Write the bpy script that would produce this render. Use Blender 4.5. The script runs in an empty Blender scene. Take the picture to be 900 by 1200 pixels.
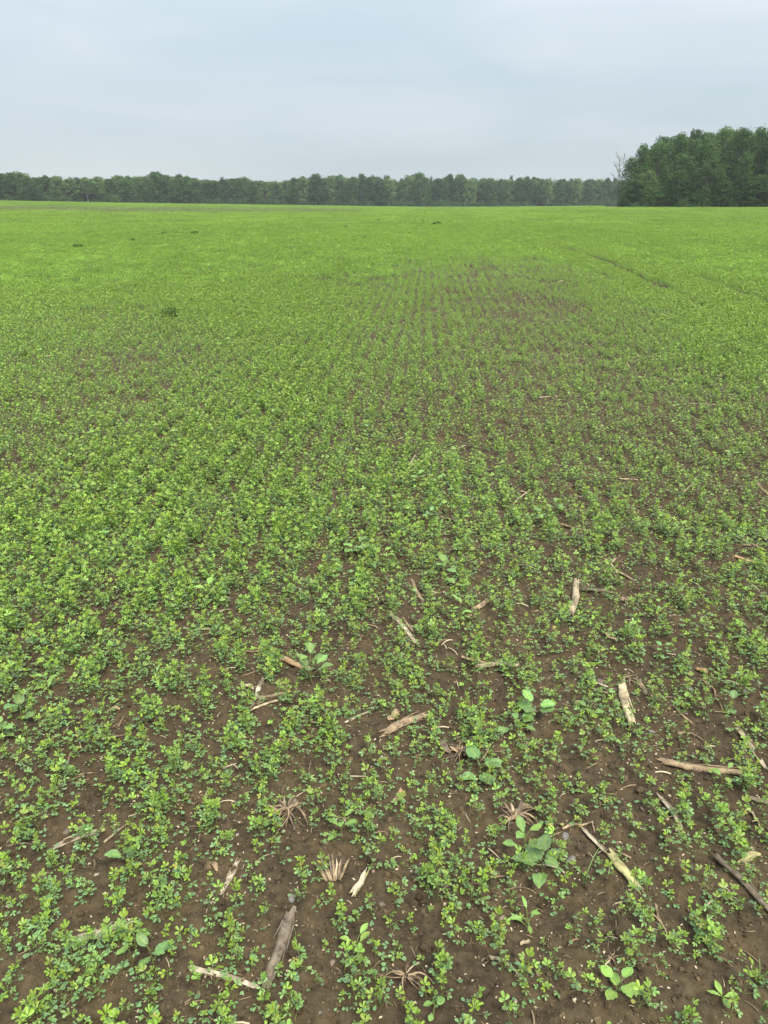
import bpy, math, random
import numpy as np
from mathutils import Vector, Matrix, Euler

R = math.radians
PI = math.pi
rng = np.random.default_rng(7)
random.seed(7)
S = bpy.context.scene
col = S.collection

# ------------------------------------------------------------------ camera
CAM_H = 1.55
FPX = 901.0                                  # focal length in pixels of the 900 x 1200 photograph
PITCH = math.atan(359 / FPX)
cam_d = bpy.data.cameras.new('camera')
cam_d.sensor_fit = 'VERTICAL'
cam_d.sensor_height = 36.0
cam_d.lens = FPX / 1200 * 36
cam_d.clip_start = 0.05
cam_d.clip_end = 5000
cam = bpy.data.objects.new('camera', cam_d)
cam.location = (0, 0, CAM_H)
cam.rotation_euler = (PI / 2 - PITCH, 0, 0)
col.objects.link(cam)
S.camera = cam

# ------------------------------------------------------------------ sky and light (overcast)
SUN_EL, SUN_AZ = R(56), R(155)               # azimuth from +Y, towards +X
SKY_HOR, SUN_STR, HAZE_D = 0.152, 1.5, 0.00030
w = bpy.data.worlds.new('World')
S.world = w
w.use_nodes = True
nt = w.node_tree
nt.nodes.clear()


def N(nt, t, **kw):
    n = nt.nodes.new(t)
    for k, v in kw.items():
        if k.startswith('i_'):
            n.inputs[k[2:].replace('_', ' ')].default_value = v
        else:
            setattr(n, k, v)
    return n


out = N(nt, 'ShaderNodeOutputWorld')
bg = N(nt, 'ShaderNodeBackground')
bg.inputs['Strength'].default_value = 0.1
sky = N(nt, 'ShaderNodeTexSky', sky_type='NISHITA', sun_disc=False, sun_elevation=SUN_EL, sun_rotation=SUN_AZ)
tc = N(nt, 'ShaderNodeTexCoord')
sep = N(nt, 'ShaderNodeSeparateXYZ')
nt.links.new(tc.outputs['Generated'], sep.inputs[0])
# overcast sky: brightness grows with the sine of elevation (CIE overcast)
mx = N(nt, 'ShaderNodeMath', operation='MAXIMUM')
nt.links.new(sep.outputs['Z'], mx.inputs[0]); mx.inputs[1].default_value = 0.0
lum = N(nt, 'ShaderNodeMath', operation='MULTIPLY_ADD')
nt.links.new(mx.outputs[0], lum.inputs[0]); lum.inputs[1].default_value = 2.0; lum.inputs[2].default_value = 1.0
mp = N(nt, 'ShaderNodeMapping'); mp.inputs['Scale'].default_value = (1.6, 1.6, 9.0)
mp.inputs['Rotation'].default_value = (0, R(7), 0)
nt.links.new(tc.outputs['Generated'], mp.inputs[0])
nz = N(nt, 'ShaderNodeTexNoise'); nz.inputs['Scale'].default_value = 1.7; nz.inputs['Detail'].default_value = 3.5
nz.inputs['Roughness'].default_value = 0.45; nz.inputs['Distortion'].default_value = 0.4
nt.links.new(mp.outputs[0], nz.inputs['Vector'])
ramp = N(nt, 'ShaderNodeValToRGB')
ramp.color_ramp.elements[0].position = 0.30; ramp.color_ramp.elements[0].color = (0.79, 0.94, 1.03, 1)
ramp.color_ramp.elements[1].position = 0.70; ramp.color_ramp.elements[1].color = (1.00, 1.09, 1.17, 1)
nt.links.new(nz.outputs['Fac'], ramp.inputs[0])
sc = N(nt, 'ShaderNodeVectorMath', operation='SCALE')
nt.links.new(ramp.outputs[0], sc.inputs[0])
m2 = N(nt, 'ShaderNodeMath', operation='MULTIPLY'); m2.inputs[1].default_value = SKY_HOR * 10
nt.links.new(lum.outputs[0], m2.inputs[0]); nt.links.new(m2.outputs[0], sc.inputs['Scale'])
mixs = N(nt, 'ShaderNodeMix', data_type='RGBA'); mixs.inputs[0].default_value = 0.95
nt.links.new(sky.outputs[0], mixs.inputs[6]); nt.links.new(sc.outputs[0], mixs.inputs[7])
nt.links.new(mixs.outputs[2], bg.inputs['Color'])
nt.links.new(bg.outputs[0], out.inputs[0])

sun_d = bpy.data.lights.new('sun', 'SUN')
sun_d.energy = SUN_STR; sun_d.angle = R(26); sun_d.color = (1.0, 0.93, 0.80)
sun = bpy.data.objects.new('sun', sun_d)
sdir = Vector((math.sin(SUN_AZ) * math.cos(SUN_EL), math.cos(SUN_AZ) * math.cos(SUN_EL), math.sin(SUN_EL)))
sun.rotation_euler = sdir.to_track_quat('Z', 'Y').to_euler()
sun.location = sdir * 100
col.objects.link(sun)

S.view_settings.view_transform = 'Standard'
S.view_settings.look = 'None'
S.view_settings.exposure = 1.84
S.view_settings.gamma = 1.0
S.view_settings.use_curve_mapping = False
S.render.engine = 'CYCLES'
cy = S.cycles
cy.max_bounces = 6; cy.diffuse_bounces = 3; cy.transmission_bounces = 4; cy.glossy_bounces = 2; cy.volume_bounces = 0
cy.use_adaptive_sampling = True; cy.adaptive_threshold = 0.02
cy.use_denoising = True; cy.denoiser = 'OPENIMAGEDENOISE'; cy.denoising_input_passes = 'RGB_ALBEDO_NORMAL'; cy.denoising_prefilter = 'ACCURATE'


# ------------------------------------------------------------------ numpy noise and terrain
def _h(ix, iy, s):
    n = (ix.astype(np.int64) * 374761393 + iy.astype(np.int64) * 668265263 + s * 974634777) & 0xffffffff
    n = ((n ^ (n >> 13)) * 1274126177) & 0xffffffff
    return ((n ^ (n >> 16)) & 0xffffff) / float(0xffffff)


def vn(x, y, s=0):
    x = np.asarray(x, float); y = np.asarray(y, float)
    ix = np.floor(x); iy = np.floor(y)
    fx = x - ix; fy = y - iy
    fx = fx * fx * fx * (fx * (fx * 6 - 15) + 10); fy = fy * fy * fy * (fy * (fy * 6 - 15) + 10)
    a = _h(ix, iy, s); b = _h(ix + 1, iy, s); c = _h(ix, iy + 1, s); d = _h(ix + 1, iy + 1, s)
    return (a + (b - a) * fx) * (1 - fy) + (c + (d - c) * fx) * fy - 0.5


def rn(x, y, s=0):                           # rotated, to hide the lattice
    return vn(x * 0.8 - y * 0.6 + 13.7 * s, x * 0.6 + y * 0.8 - 7.1 * s, s)


def smooth(a, b, x):
    t = np.clip((np.asarray(x, float) - a) / (b - a), 0, 1)
    return t * t * (3 - 2 * t)


def gz_far(x, y):
    r = np.hypot(x, y)
    t = x / np.maximum(np.abs(y), 1.0)
    t = np.clip(t, -0.7, 0.7)
    z = np.interp(r, [0, 20, 45, 70, 110, 150, 300, 400, 1600], [0, .02, .15, .42, .60, .78, .97, 0.95, 0.6])
    f = np.where(y > 0, 1.0, 0.0)
    left = smooth(60, 290, r) * np.clip((0.05 - t) / 0.52, 0, 1.2) * 1.95
    right = smooth(60, 150, r) * smooth(0.10, 0.32, t) * 0.46
    return z + f * (left + right)


# wheel tracks as polylines in the field, filled in after P() exists
TRACKS = []


def seg_dist(x, y, pts):
    d = np.full(np.shape(x), 1e9)
    for (ax, ay), (bx, by) in zip(pts[:-1], pts[1:]):
        vx, vy = bx - ax, by - ay
        t = np.clip(((x - ax) * vx + (y - ay) * vy) / (vx * vx + vy * vy), 0, 1)
        d = np.minimum(d, np.hypot(x - ax - t * vx, y - ay - t * vy))
    return d


ROW = R(3.0)                                 # sown rows run slightly right of straight ahead
ROW_GAP = 0.150


def gz(x, y):
    x = np.asarray(x, float); y = np.asarray(y, float)
    r = np.hypot(x, y)
    z = gz_far(x, y)
    z = z + 0.028 * rn(x / 0.9, y / 0.9, 1) * (1 - smooth(60, 200, r))
    z = z + 0.020 * rn(x / 0.27, y / 0.27, 2) * (1 - smooth(15, 40, r))
    f3 = 1 - smooth(6, 14, r)
    z = z + 0.014 * rn(x / 0.095, y / 0.095, 3) * f3
    c = rn(x / 0.045, y / 0.045, 4) + 0.5
    z = z + 0.013 * (c * c - 0.3) * f3       # rounded clods
    f4 = 1 - smooth(2.5, 6, r)
    z = z + 0.0075 * rn(x / 0.021, y / 0.021, 5) * f4
    z = z + 0.0030 * (rn(x / 0.012, y / 0.012, 6) + np.abs(rn(x / 0.03, y / 0.03, 9)) * 2) * f4
    q = x * math.cos(ROW) - y * math.sin(ROW)
    z = z - 0.004 * np.cos(q / ROW_GAP * 2 * PI) * (1 - smooth(10, 25, r))
    for pts, wd, dp, _k in TRACKS:
        z = z - dp * np.exp(-(seg_dist(x, y, pts) / wd) ** 2)
    return z


cp, sp = math.cos(PITCH), math.sin(PITCH)


def P(u, v):
    """ground point seen at pixel (u, v) of the 900 x 1200 photograph"""
    X = (u - 450) / FPX; Y = (v - 600) / FPX
    d = np.array([X, cp - Y * sp, -sp - Y * cp])
    z = 0.0
    if v > 265:
        for _ in range(12):
            s = (z - CAM_H) / d[2]
            z = 0.5 * z + 0.5 * float(gz_far(d[0] * s, d[1] * s))
        return float(d[0] * s), float(d[1] * s)
    for s in np.geomspace(20, 420, 1500):    # march for far, near-grazing rays
        if CAM_H + d[2] * s <= float(gz_far(d[0] * s, d[1] * s)):
            break
    return float(d[0] * s), float(d[1] * s)


def project(x, y, z):
    zc = y * cp - (z - CAM_H) * sp
    yc = y * sp + (z - CAM_H) * cp
    zc = np.maximum(zc, 1e-6)
    return 450 + FPX * x / zc, 600 - FPX * yc / zc


def pxm(x, y, z=0.0):                        # pixels per metre there
    return FPX / (y * cp - (z - CAM_H) * sp)


TRACKS = [
    ([P(668, 294), P(700, 304), P(735, 319), P(778, 340)], 0.10, 0.05, .8),
    ([P(640, 287), P(668, 294)], 0.14, 0.03, 0.6),
    ([P(778, 340), P(830, 366)], 0.08, 0.02, 0.18),
    ([P(800, 322), P(845, 336), P(905, 360)], 0.09, 0.03, 0.5),
]

# how much of the soil the crop covers, by where it stands in the field
_U = np.array([50, 150, 250, 350, 450, 550, 650, 750, 850], float)
_V = np.array([262, 300, 330, 370, 420, 470, 520, 570, 620, 680, 760, 850, 950, 1050, 1150], float)
_D = np.array([
    [1, 1, 1, 1, 1, 1, 1, 1, 1],
    [1, 1, 1, 1, 1, .90, .95, 1, 1],
    [1, 1, 1, 1, .82, .50, .62, 1, 1],
    [.78, .75, .92, 1, .70, .46, .42, .74, 1],
    [.72, .58, .60, .92, .68, .60, .48, .60, .92],
    [.72, .58, .82, .95, .60, .60, .48, .48, .70],
    [.65, .80, .95, .75, .58, .58, .48, .45, .50],
    [.80, .95, 1, .80, .80, .72, .48, .46, .50],
    [.90, 1, 1, .85, .75, .65, .55, .50, .50],
    [.90, .85, .75, .65, .62, .60, .48, .45, .48],
    [.80, .72, .52, .42, .38, .46, .42, .42, .46],
    [.66, .56, .46, .46, .36, .36, .36, .36, .40],
    [.54, .50, .38, .40, .30, .34, .36, .34, .36],
    [.50, .46, .42, .26, .20, .28, .32, .28, .32],
    [.48, .46, .44, .27, .24, .26, .34, .32, .32]])


def cover(x, y, tracks=True):
    u, v = project(x, y, gz_far(x, y))
    u = np.clip(u, _U[0], _U[-1]); v = np.clip(v, _V[0], _V[-1])
    iu = np.clip(np.searchsorted(_U, u) - 1, 0, len(_U) - 2); iv = np.clip(np.searchsorted(_V, v) - 1, 0, len(_V) - 2)
    fu = (u - _U[iu]) / (_U[iu + 1] - _U[iu]); fv = (v - _V[iv]) / (_V[iv + 1] - _V[iv])
    c = (_D[iv, iu] * (1 - fu) + _D[iv, iu + 1] * fu) * (1 - fv) + (_D[iv + 1, iu] * (1 - fu) + _D[iv + 1, iu + 1] * fu) * fv
    if tracks:
        for pts, wd, dp, k in TRACKS:
            ragged = wd * (1.1 + 1.6 * rn(x / .35, y / .35, 61) + 1.0 * rn(x / 1.6, y / 1.6, 62))
            c = c * (1 - k * np.exp(-(seg_dist(x, y, pts) / np.maximum(ragged, .03)) ** 2))
    return c


def tile_used(qc, ac, size):
    """True where the crop patch with this centre (in row coordinates) stands in for single plants"""
    X = qc * math.cos(ROW) + ac * math.sin(ROW); Y = -qc * math.sin(ROW) + ac * math.cos(ROW)
    ok = np.hypot(X, Y) > 15.0 + 4.5 * _h(np.floor(qc / size), np.floor(ac / size), 77)
    for pts, wd, dp, k in TRACKS: ok &= seg_dist(X, Y, pts) > .80
    return ok


# ------------------------------------------------------------------ helpers
def tag(o, label=None, cat=None, group=None, kind=None):
    if label: o['label'] = label
    if cat: o['category'] = cat
    if group: o['group'] = group
    if kind: o['kind'] = kind
    return o


def empty(name, loc, rz=0.0, scale=1.0):
    o = bpy.data.objects.new(name, None)
    o.empty_display_size = 0.02
    o.location = loc; o.rotation_euler = (0, 0, rz); o.scale = (scale,) * 3
    col.objects.link(o)
    return o


class MB:
    """collects vertices and faces of one mesh"""
    def __init__(self):
        self.v = []; self.f = []; self.a = []; self.b = []; self.mi = []

    def add(self, verts, faces, age=0.5, rnd=0.5, mi=0):
        n = len(self.v)
        self.v.extend([tuple(p) for p in verts])
        self.f.extend([tuple(i + n for i in f) for f in faces])
        self.a.extend([age] * len(verts)); self.b.extend([rnd] * len(verts)); self.mi.extend([mi] * len(faces))

    def tube(self, pts, rad, sides=4, age=0.5, rnd=0.5, cap=False, mi=0, squash=1.0, rough=0.0):
        pts = [Vector(p) for p in pts]
        n = len(pts); ring = []
        up = Vector((0, 0, 1))
        vs = []
        for i, p in enumerate(pts):
            d = (pts[min(i + 1, n - 1)] - pts[max(i - 1, 0)]).normalized()
            if abs(d.dot(up)) > 0.95: e = Vector((1, 0, 0))
            else: e = up
            s = d.cross(e).normalized(); t = s.cross(d)
            for k in range(sides):
                a = 2 * PI * k / sides
                rr = rad[i] * (1 + (random.uniform(-rough, rough) if rough else 0))
                vs.append(p + s * math.cos(a) * rr + t * math.sin(a) * rr * squash)
        fs = []
        for i in range(n - 1):
            for k in range(sides):
                a = i * sides + k; b = i * sides + (k + 1) % sides
                fs.append((a, b, b + sides, a + sides))
        if cap:
            fs.append(tuple(range(sides))[::-1]); fs.append(tuple((n - 1) * sides + k for k in range(sides)))
        self.add(vs, fs, age, rnd, mi)

    def mesh(self, name, mats, smooth_=True):
        me = bpy.data.meshes.new(name)
        me.from_pydata(self.v, [], self.f)
        at = me.attributes.new('age', 'FLOAT', 'POINT'); at.data.foreach_set('value', np.array(self.a, np.float32))
        bt = me.attributes.new('rnd', 'FLOAT', 'POINT'); bt.data.foreach_set('value', np.array(self.b, np.float32))
        for m in (mats if isinstance(mats, (list, tuple)) else [mats]): me.materials.append(m)
        me.polygons.foreach_set('material_index', np.array(self.mi, np.int32))
        if smooth_: me.polygons.foreach_set('use_smooth', np.ones(len(self.f), bool))
        me.update()
        return me

    def merge(self, other, M=None):
        vs = other.v if M is None else [tuple(M @ Vector(p)) for p in other.v]
        n = len(self.v)
        self.v.extend(vs); self.f.extend([tuple(i + n for i in f) for f in other.f])
        self.a.extend(other.a); self.b.extend(other.b); self.mi.extend(other.mi)


def link(name, me, parent=None, loc=(0, 0, 0), rot=(0, 0, 0), scale=(1, 1, 1)):
    o = bpy.data.objects.new(name, me)
    o.location = loc; o.rotation_euler = rot; o.scale = scale
    col.objects.link(o)
    if parent: o.parent = parent
    return o


def copy_tree(o):
    c = o.copy(); col.objects.link(c)
    for ch in o.children:
        d = ch.copy(); col.objects.link(d); d.parent = c
    return c


# ------------------------------------------------------------------ materials
def mat(name):
    m = bpy.data.materials.new(name); m.use_nodes = True
    nt = m.node_tree; nt.nodes.clear()
    o = N(nt, 'ShaderNodeOutputMaterial')
    b = N(nt, 'ShaderNodeBsdfPrincipled')
    nt.links.new(b.outputs[0], o.inputs[0])
    return m, nt, b, o


def mixc(nt, fac, a, b, blend='MIX'):
    n = N(nt, 'ShaderNodeMix', data_type='RGBA', blend_type=blend)
    for s, v in ((0, fac), (6, a), (7, b)):
        if hasattr(v, 'is_output') or isinstance(v, bpy.types.NodeSocket): nt.links.new(v, n.inputs[s])
        elif s == 0: n.inputs[0].default_value = v
        else: n.inputs[s].default_value = (*v, 1) if len(v) == 3 else v
    return n.outputs[2]


def maprange(nt, v, a, b, c=0.0, d=1.0):
    n = N(nt, 'ShaderNodeMapRange'); n.inputs[1].default_value = a; n.inputs[2].default_value = b
    n.inputs[3].default_value = c; n.inputs[4].default_value = d
    nt.links.new(v, n.inputs[0]); return n.outputs[0]


def noise(nt, vec, scale, detail=2.0, rough=0.5):
    n = N(nt, 'ShaderNodeTexNoise'); n.inputs['Scale'].default_value = scale; n.inputs['Detail'].default_value = detail
    n.inputs['Roughness'].default_value = rough
    if vec is not None: nt.links.new(vec, n.inputs['Vector'])
    return n.outputs['Fac']


def leaf_material(name, old, young, under, trans=0.25, rough=0.5, patch=0.0, olive=(0.15, 0.17, 0.04), var=(0.80, 1.22), mottle=0.0, spec=0.6):
    m, nt, b, o = mat(name)
    age = N(nt, 'ShaderNodeAttribute', attribute_name='age').outputs['Fac']
    rn_ = N(nt, 'ShaderNodeAttribute', attribute_name='rnd').outputs['Fac']
    oi = N(nt, 'ShaderNodeObjectInfo').outputs['Random']
    c = mixc(nt, age, old, young)
    hv = N(nt, 'ShaderNodeHueSaturation')
    nt.links.new(maprange(nt, rn_, 0, 1, 0.485, 0.515), hv.inputs['Hue'])
    nt.links.new(maprange(nt, oi, 0, 1, *var), hv.inputs['Value'])
    hv.inputs['Saturation'].default_value = 1.0
    nt.links.new(c, hv.inputs['Color'])
    c = hv.outputs[0]
    if patch: c = mixc(nt, maprange(nt, rn_, 0.965, 0.975, 0, 0.7), c, (0.42, 0.36, 0.07))
    v2 = N(nt, 'ShaderNodeHueSaturation'); nt.links.new(maprange(nt, rn_, 0, 1, 0.78, 1.2), v2.inputs['Value'])
    nt.links.new(c, v2.inputs['Color']); c = v2.outputs[0]
    if patch:
        ge = N(nt, 'ShaderNodeNewGeometry').outputs['Position']
        pn = noise(nt, ge, 0.55, 3.0, 0.6)
        c = mixc(nt, maprange(nt, pn, 0.45, 0.75, 0, patch), c, olive)
        mpn = N(nt, 'ShaderNodeMapping'); mpn.inputs['Scale'].default_value = (0.10, 0.035, 0.1); nt.links.new(ge, mpn.inputs[0])
        v3 = N(nt, 'ShaderNodeHueSaturation'); nt.links.new(maprange(nt, noise(nt, mpn.outputs[0], 1.0, 4.0, 0.6), 0.3, 0.7, 0.84, 1.14), v3.inputs['Value'])
        nt.links.new(c, v3.inputs['Color']); c = v3.outputs[0]
    if mottle:
        oc = N(nt, 'ShaderNodeTexCoord').outputs['Object']
        c = mixc(nt, maprange(nt, noise(nt, oc, 160, 3.0, 0.6), 0.52, 0.72, 0, mottle), c, (0.36, 0.44, 0.30))
        c = mixc(nt, maprange(nt, noise(nt, oc, 70, 4.0, 0.7), 0.55, 0.7, 0, mottle), c, (0.10, 0.17, 0.05))
    g2 = N(nt, 'ShaderNodeNewGeometry').outputs['Backfacing']
    c2 = mixc(nt, g2, c, mixc(nt, 0.5, c, under))
    nt.links.new(c2, b.inputs['Base Color'])
    b.inputs['Roughness'].default_value = rough
    b.inputs['Specular IOR Level'].default_value = spec
    tr = N(nt, 'ShaderNodeBsdfTranslucent')
    nt.links.new(mixc(nt, 0.55, c, (0.22, 0.34, 0.04)), tr.inputs['Color'])
    ms = N(nt, 'ShaderNodeMixShader'); ms.inputs[0].default_value = trans
    nt.links.new(b.outputs[0], ms.inputs[1]); nt.links.new(tr.outputs[0], ms.inputs[2])
    nt.links.new(ms.outputs[0], o.inputs[0])
    return m


M_leaf = leaf_material('alfalfa_leaf', (0.180, 0.315, 0.145), (0.292, 0.455, 0.042), (0.17, 0.25, 0.14), 0.34, 0.42, 0.15, (0.26, 0.30, 0.05))
M_leaf_far = leaf_material('crop_leaf_far', (0.180, 0.315, 0.145), (0.292, 0.455, 0.042), (0.17, 0.25, 0.10), 0.34, 0.45, 0.2, (0.25, 0.29, 0.05))
M_weed = leaf_material('weed_leaf', (0.130, 0.250, 0.085), (0.23, 0.37, 0.055), (0.17, 0.26, 0.15), 0.22, 0.55, mottle=0.45)
M_darkweed = leaf_material('dark_weed_leaf', (0.02, 0.055, 0.018), (0.05, 0.10, 0.025), (0.05, 0.08, 0.04), 0.12, 0.7, spec=.15)
M_tree = leaf_material('tree_leaf', (0.018, 0.072, 0.026), (0.088, 0.180, 0.044), (0.06, 0.09, 0.04), 0.2, 0.75, var=(0.74, 1.25), spec=.15)
M_tree_light = leaf_material('tree_leaf_light', (0.070, 0.150, 0.055), (0.190, 0.290, 0.085), (0.08, 0.12, 0.06), 0.2, 0.75, var=(0.8, 1.2), spec=.15)
M_tree_dark = leaf_material('tree_leaf_dark', (0.014, 0.050, 0.022), (0.052, 0.110, 0.036), (0.05, 0.08, 0.04), 0.15, 0.75, spec=.15)
M_conifer = leaf_material('conifer_needles', (0.022, 0.050, 0.030), (0.040, 0.075, 0.035), (0.04, 0.06, 0.04), 0.1, 0.75, spec=.15)

# stems: reddish at the base, green above
M_stem, nt, b, o = mat('alfalfa_stem')
ag = N(nt, 'ShaderNodeAttribute', attribute_name='age').outputs['Fac']
nt.links.new(mixc(nt, ag, (0.15, 0.11, 0.05), (0.17, 0.25, 0.06)), b.inputs['Base Color'])
b.inputs['Roughness'].default_value = 0.5


def soil_material(name, bump=0.9):
    m, nt, b, o = mat(name)
    ge = N(nt, 'ShaderNodeNewGeometry').outputs['Position']
    n1 = noise(nt, ge, 1.3, 4, 0.6); n2 = noise(nt, ge, 38, 5, 0.65); n3 = noise(nt, ge, 260, 3, 0.6); n4 = noise(nt, ge, 9, 4, 0.6)
    c = mixc(nt, maprange(nt, n2, 0.32, 0.68), (0.027, 0.020, 0.012), (0.098, 0.074, 0.043))
    c = mixc(nt, maprange(nt, n4, 0.4, 0.7, 0, 0.55), c, (0.118, 0.084, 0.047))
    c = mixc(nt, maprange(nt, n1, 0.42, 0.65, 0, 0.4), c, (0.036, 0.024, 0.016))
    c = mixc(nt, maprange(nt, n3, 0.62, 0.74, 0, 0.55), c, (0.22, 0.165, 0.115))
    if bump < .5:
        hv = N(nt, 'ShaderNodeHueSaturation'); nt.links.new(maprange(nt, N(nt, 'ShaderNodeObjectInfo').outputs['Random'], 0, 1, .6, 1.9), hv.inputs['Value']); nt.links.new(c, hv.inputs['Color']); c = hv.outputs[0]
    nt.links.new(c, b.inputs['Base Color'])
    nt.links.new(maprange(nt, n4, 0.35, 0.65, 0.80, 1.0), b.inputs['Roughness'])
    b.inputs['Specular IOR Level'].default_value = 0.15
    bp = N(nt, 'ShaderNodeBump'); bp.inputs['Strength'].default_value = bump; bp.inputs['Distance'].default_value = 0.006
    ad = N(nt, 'ShaderNodeMath', operation='MULTIPLY_ADD'); ad.inputs[1].default_value = 0.45
    nt.links.new(n3, ad.inputs[0]); nt.links.new(n2, ad.inputs[2])
    nt.links.new(ad.outputs[0], bp.inputs['Height']); nt.links.new(bp.outputs[0], b.inputs['Normal'])
    return m


M_soil = soil_material('moist_soil', 1.0)
M_crumb = soil_material('soil_crumb', 0.1)


def dry_material(name, dark, mid, light, stretch=14.0, mott=0.35, rough=0.75):
    m, nt, b, o = mat(name)
    tcn = N(nt, 'ShaderNodeTexCoord')
    mpn = N(nt, 'ShaderNodeMapping'); mpn.inputs['Scale'].default_value = (1, stretch, stretch)
    oi = N(nt, 'ShaderNodeObjectInfo').outputs['Random']
    add = N(nt, 'ShaderNodeVectorMath', operation='ADD')
    nt.links.new(tcn.outputs['Object'], add.inputs[0]); nt.links.new(oi, add.inputs[1])
    nt.links.new(add.outputs[0], mpn.inputs[0])
    s = noise(nt, mpn.outputs[0], 28, 4, 0.6)
    k = noise(nt, add.outputs[0], 55, 4, 0.7)
    c = mixc(nt, maprange(nt, s, 0.3, 0.7), mid, light)
    c = mixc(nt, maprange(nt, k, 0.50, 0.68, 0, mott * 2), c, dark)
    hv = N(nt, 'ShaderNodeHueSaturation'); nt.links.new(maprange(nt, oi, 0, 1, 0.8, 1.12), hv.inputs['Value']); nt.links.new(c, hv.inputs['Color'])
    dn = noise(nt, add.outputs[0], 16, 5, 0.7)
    nt.links.new(mixc(nt, maprange(nt, dn, 0.44, 0.64, 0, min(.9, mott * 2.2)), hv.outputs[0], (0.075, 0.048, 0.030)), b.inputs['Base Color'])
    b.inputs['Roughness'].default_value = rough
    bp = N(nt, 'ShaderNodeBump'); bp.inputs['Strength'].default_value = 0.6; bp.inputs['Distance'].default_value = 0.0012
    nt.links.new(s, bp.inputs['Height']); nt.links.new(bp.outputs[0], b.inputs['Normal'])
    return m


M_pale = dry_material('pale_dry_stalk', (0.15, 0.10, 0.06), (0.40, 0.31, 0.18), (0.60, 0.50, 0.33))
M_tan = dry_material('tan_dry_stalk', (0.08, 0.055, 0.035), (0.30, 0.20, 0.115), (0.44, 0.33, 0.20), mott=0.45)
M_grey = dry_material('weathered_stalk', (0.035, 0.025, 0.018), (0.12, 0.09, 0.06), (0.30, 0.24, 0.17), mott=0.5)
M_yellow = dry_material('yellow_green_stalk', (0.14, 0.11, 0.05), (0.34, 0.31, 0.12), (0.52, 0.48, 0.23), mott=0.3)
M_chaff = dry_material('pale_chaff', (0.22, 0.16, 0.10), (0.44, 0.35, 0.22), (0.66, 0.56, 0.40), mott=0.12)
M_orange = dry_material('orange_brown_stalk', (0.10, 0.05, 0.025), (0.34, 0.19, 0.09), (0.50, 0.36, 0.20), mott=0.3)
M_pith = dry_material('stalk_pith', (0.22, 0.16, 0.10), (0.48, 0.40, 0.27), (0.62, 0.54, 0.40), stretch=2)
M_root = dry_material('dry_root', (0.07, 0.045, 0.03), (0.24, 0.16, 0.095), (0.42, 0.31, 0.19), mott=0.4)
M_barkm = dry_material('tree_bark', (0.03, 0.026, 0.022), (0.07, 0.06, 0.05), (0.12, 0.105, 0.09))
M_birch = dry_material('pale_bark', (0.12, 0.11, 0.10), (0.34, 0.33, 0.30), (0.50, 0.48, 0.45))
M_deadwood = dry_material('dead_wood', (0.10, 0.095, 0.085), (0.17, 0.16, 0.145), (0.24, 0.225, 0.205))


def stone_material(name, c1, c2):
    m, nt, b, o = mat(name)
    tcn = N(nt, 'ShaderNodeTexCoord').outputs['Object']
    k = noise(nt, tcn, 60, 5, 0.65); k2 = noise(nt, tcn, 300, 3, 0.6)
    c = mixc(nt, maprange(nt, k, 0.3, 0.7), c1, c2)
    c = mixc(nt, maprange(nt, k, 0.42, 0.7, 0, 0.7), c, (0.07, 0.047, 0.03))
    nt.links.new(c, b.inputs['Base Color']); b.inputs['Roughness'].default_value = 0.7
    bp = N(nt, 'ShaderNodeBump'); bp.inputs['Strength'].default_value = 0.4; bp.inputs['Distance'].default_value = 0.001
    nt.links.new(k2, bp.inputs['Height']); nt.links.new(bp.outputs[0], b.inputs['Normal'])
    return m


M_st_grey = stone_material('grey_stone', (0.13, 0.12, 0.11), (0.24, 0.225, 0.21))
M_st_pink = stone_material('pinkish_stone', (0.20, 0.13, 0.10), (0.33, 0.23, 0.18))
M_st_pale = stone_material('pale_stone', (0.26, 0.22, 0.17), (0.42, 0.37, 0.30))
M_st_brown = stone_material('brown_stone', (0.10, 0.075, 0.055), (0.17, 0.13, 0.10))


# ------------------------------------------------------------------ scatter: one object of many instances (for uncountable ground cover)
def proto_collection(name, meshes):
    c = bpy.data.collections.new(name)       # never linked to the scene
    for i, me in enumerate(meshes):
        c.objects.link(bpy.data.objects.new('%s_%03d' % (name, i), me))
    return c


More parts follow.
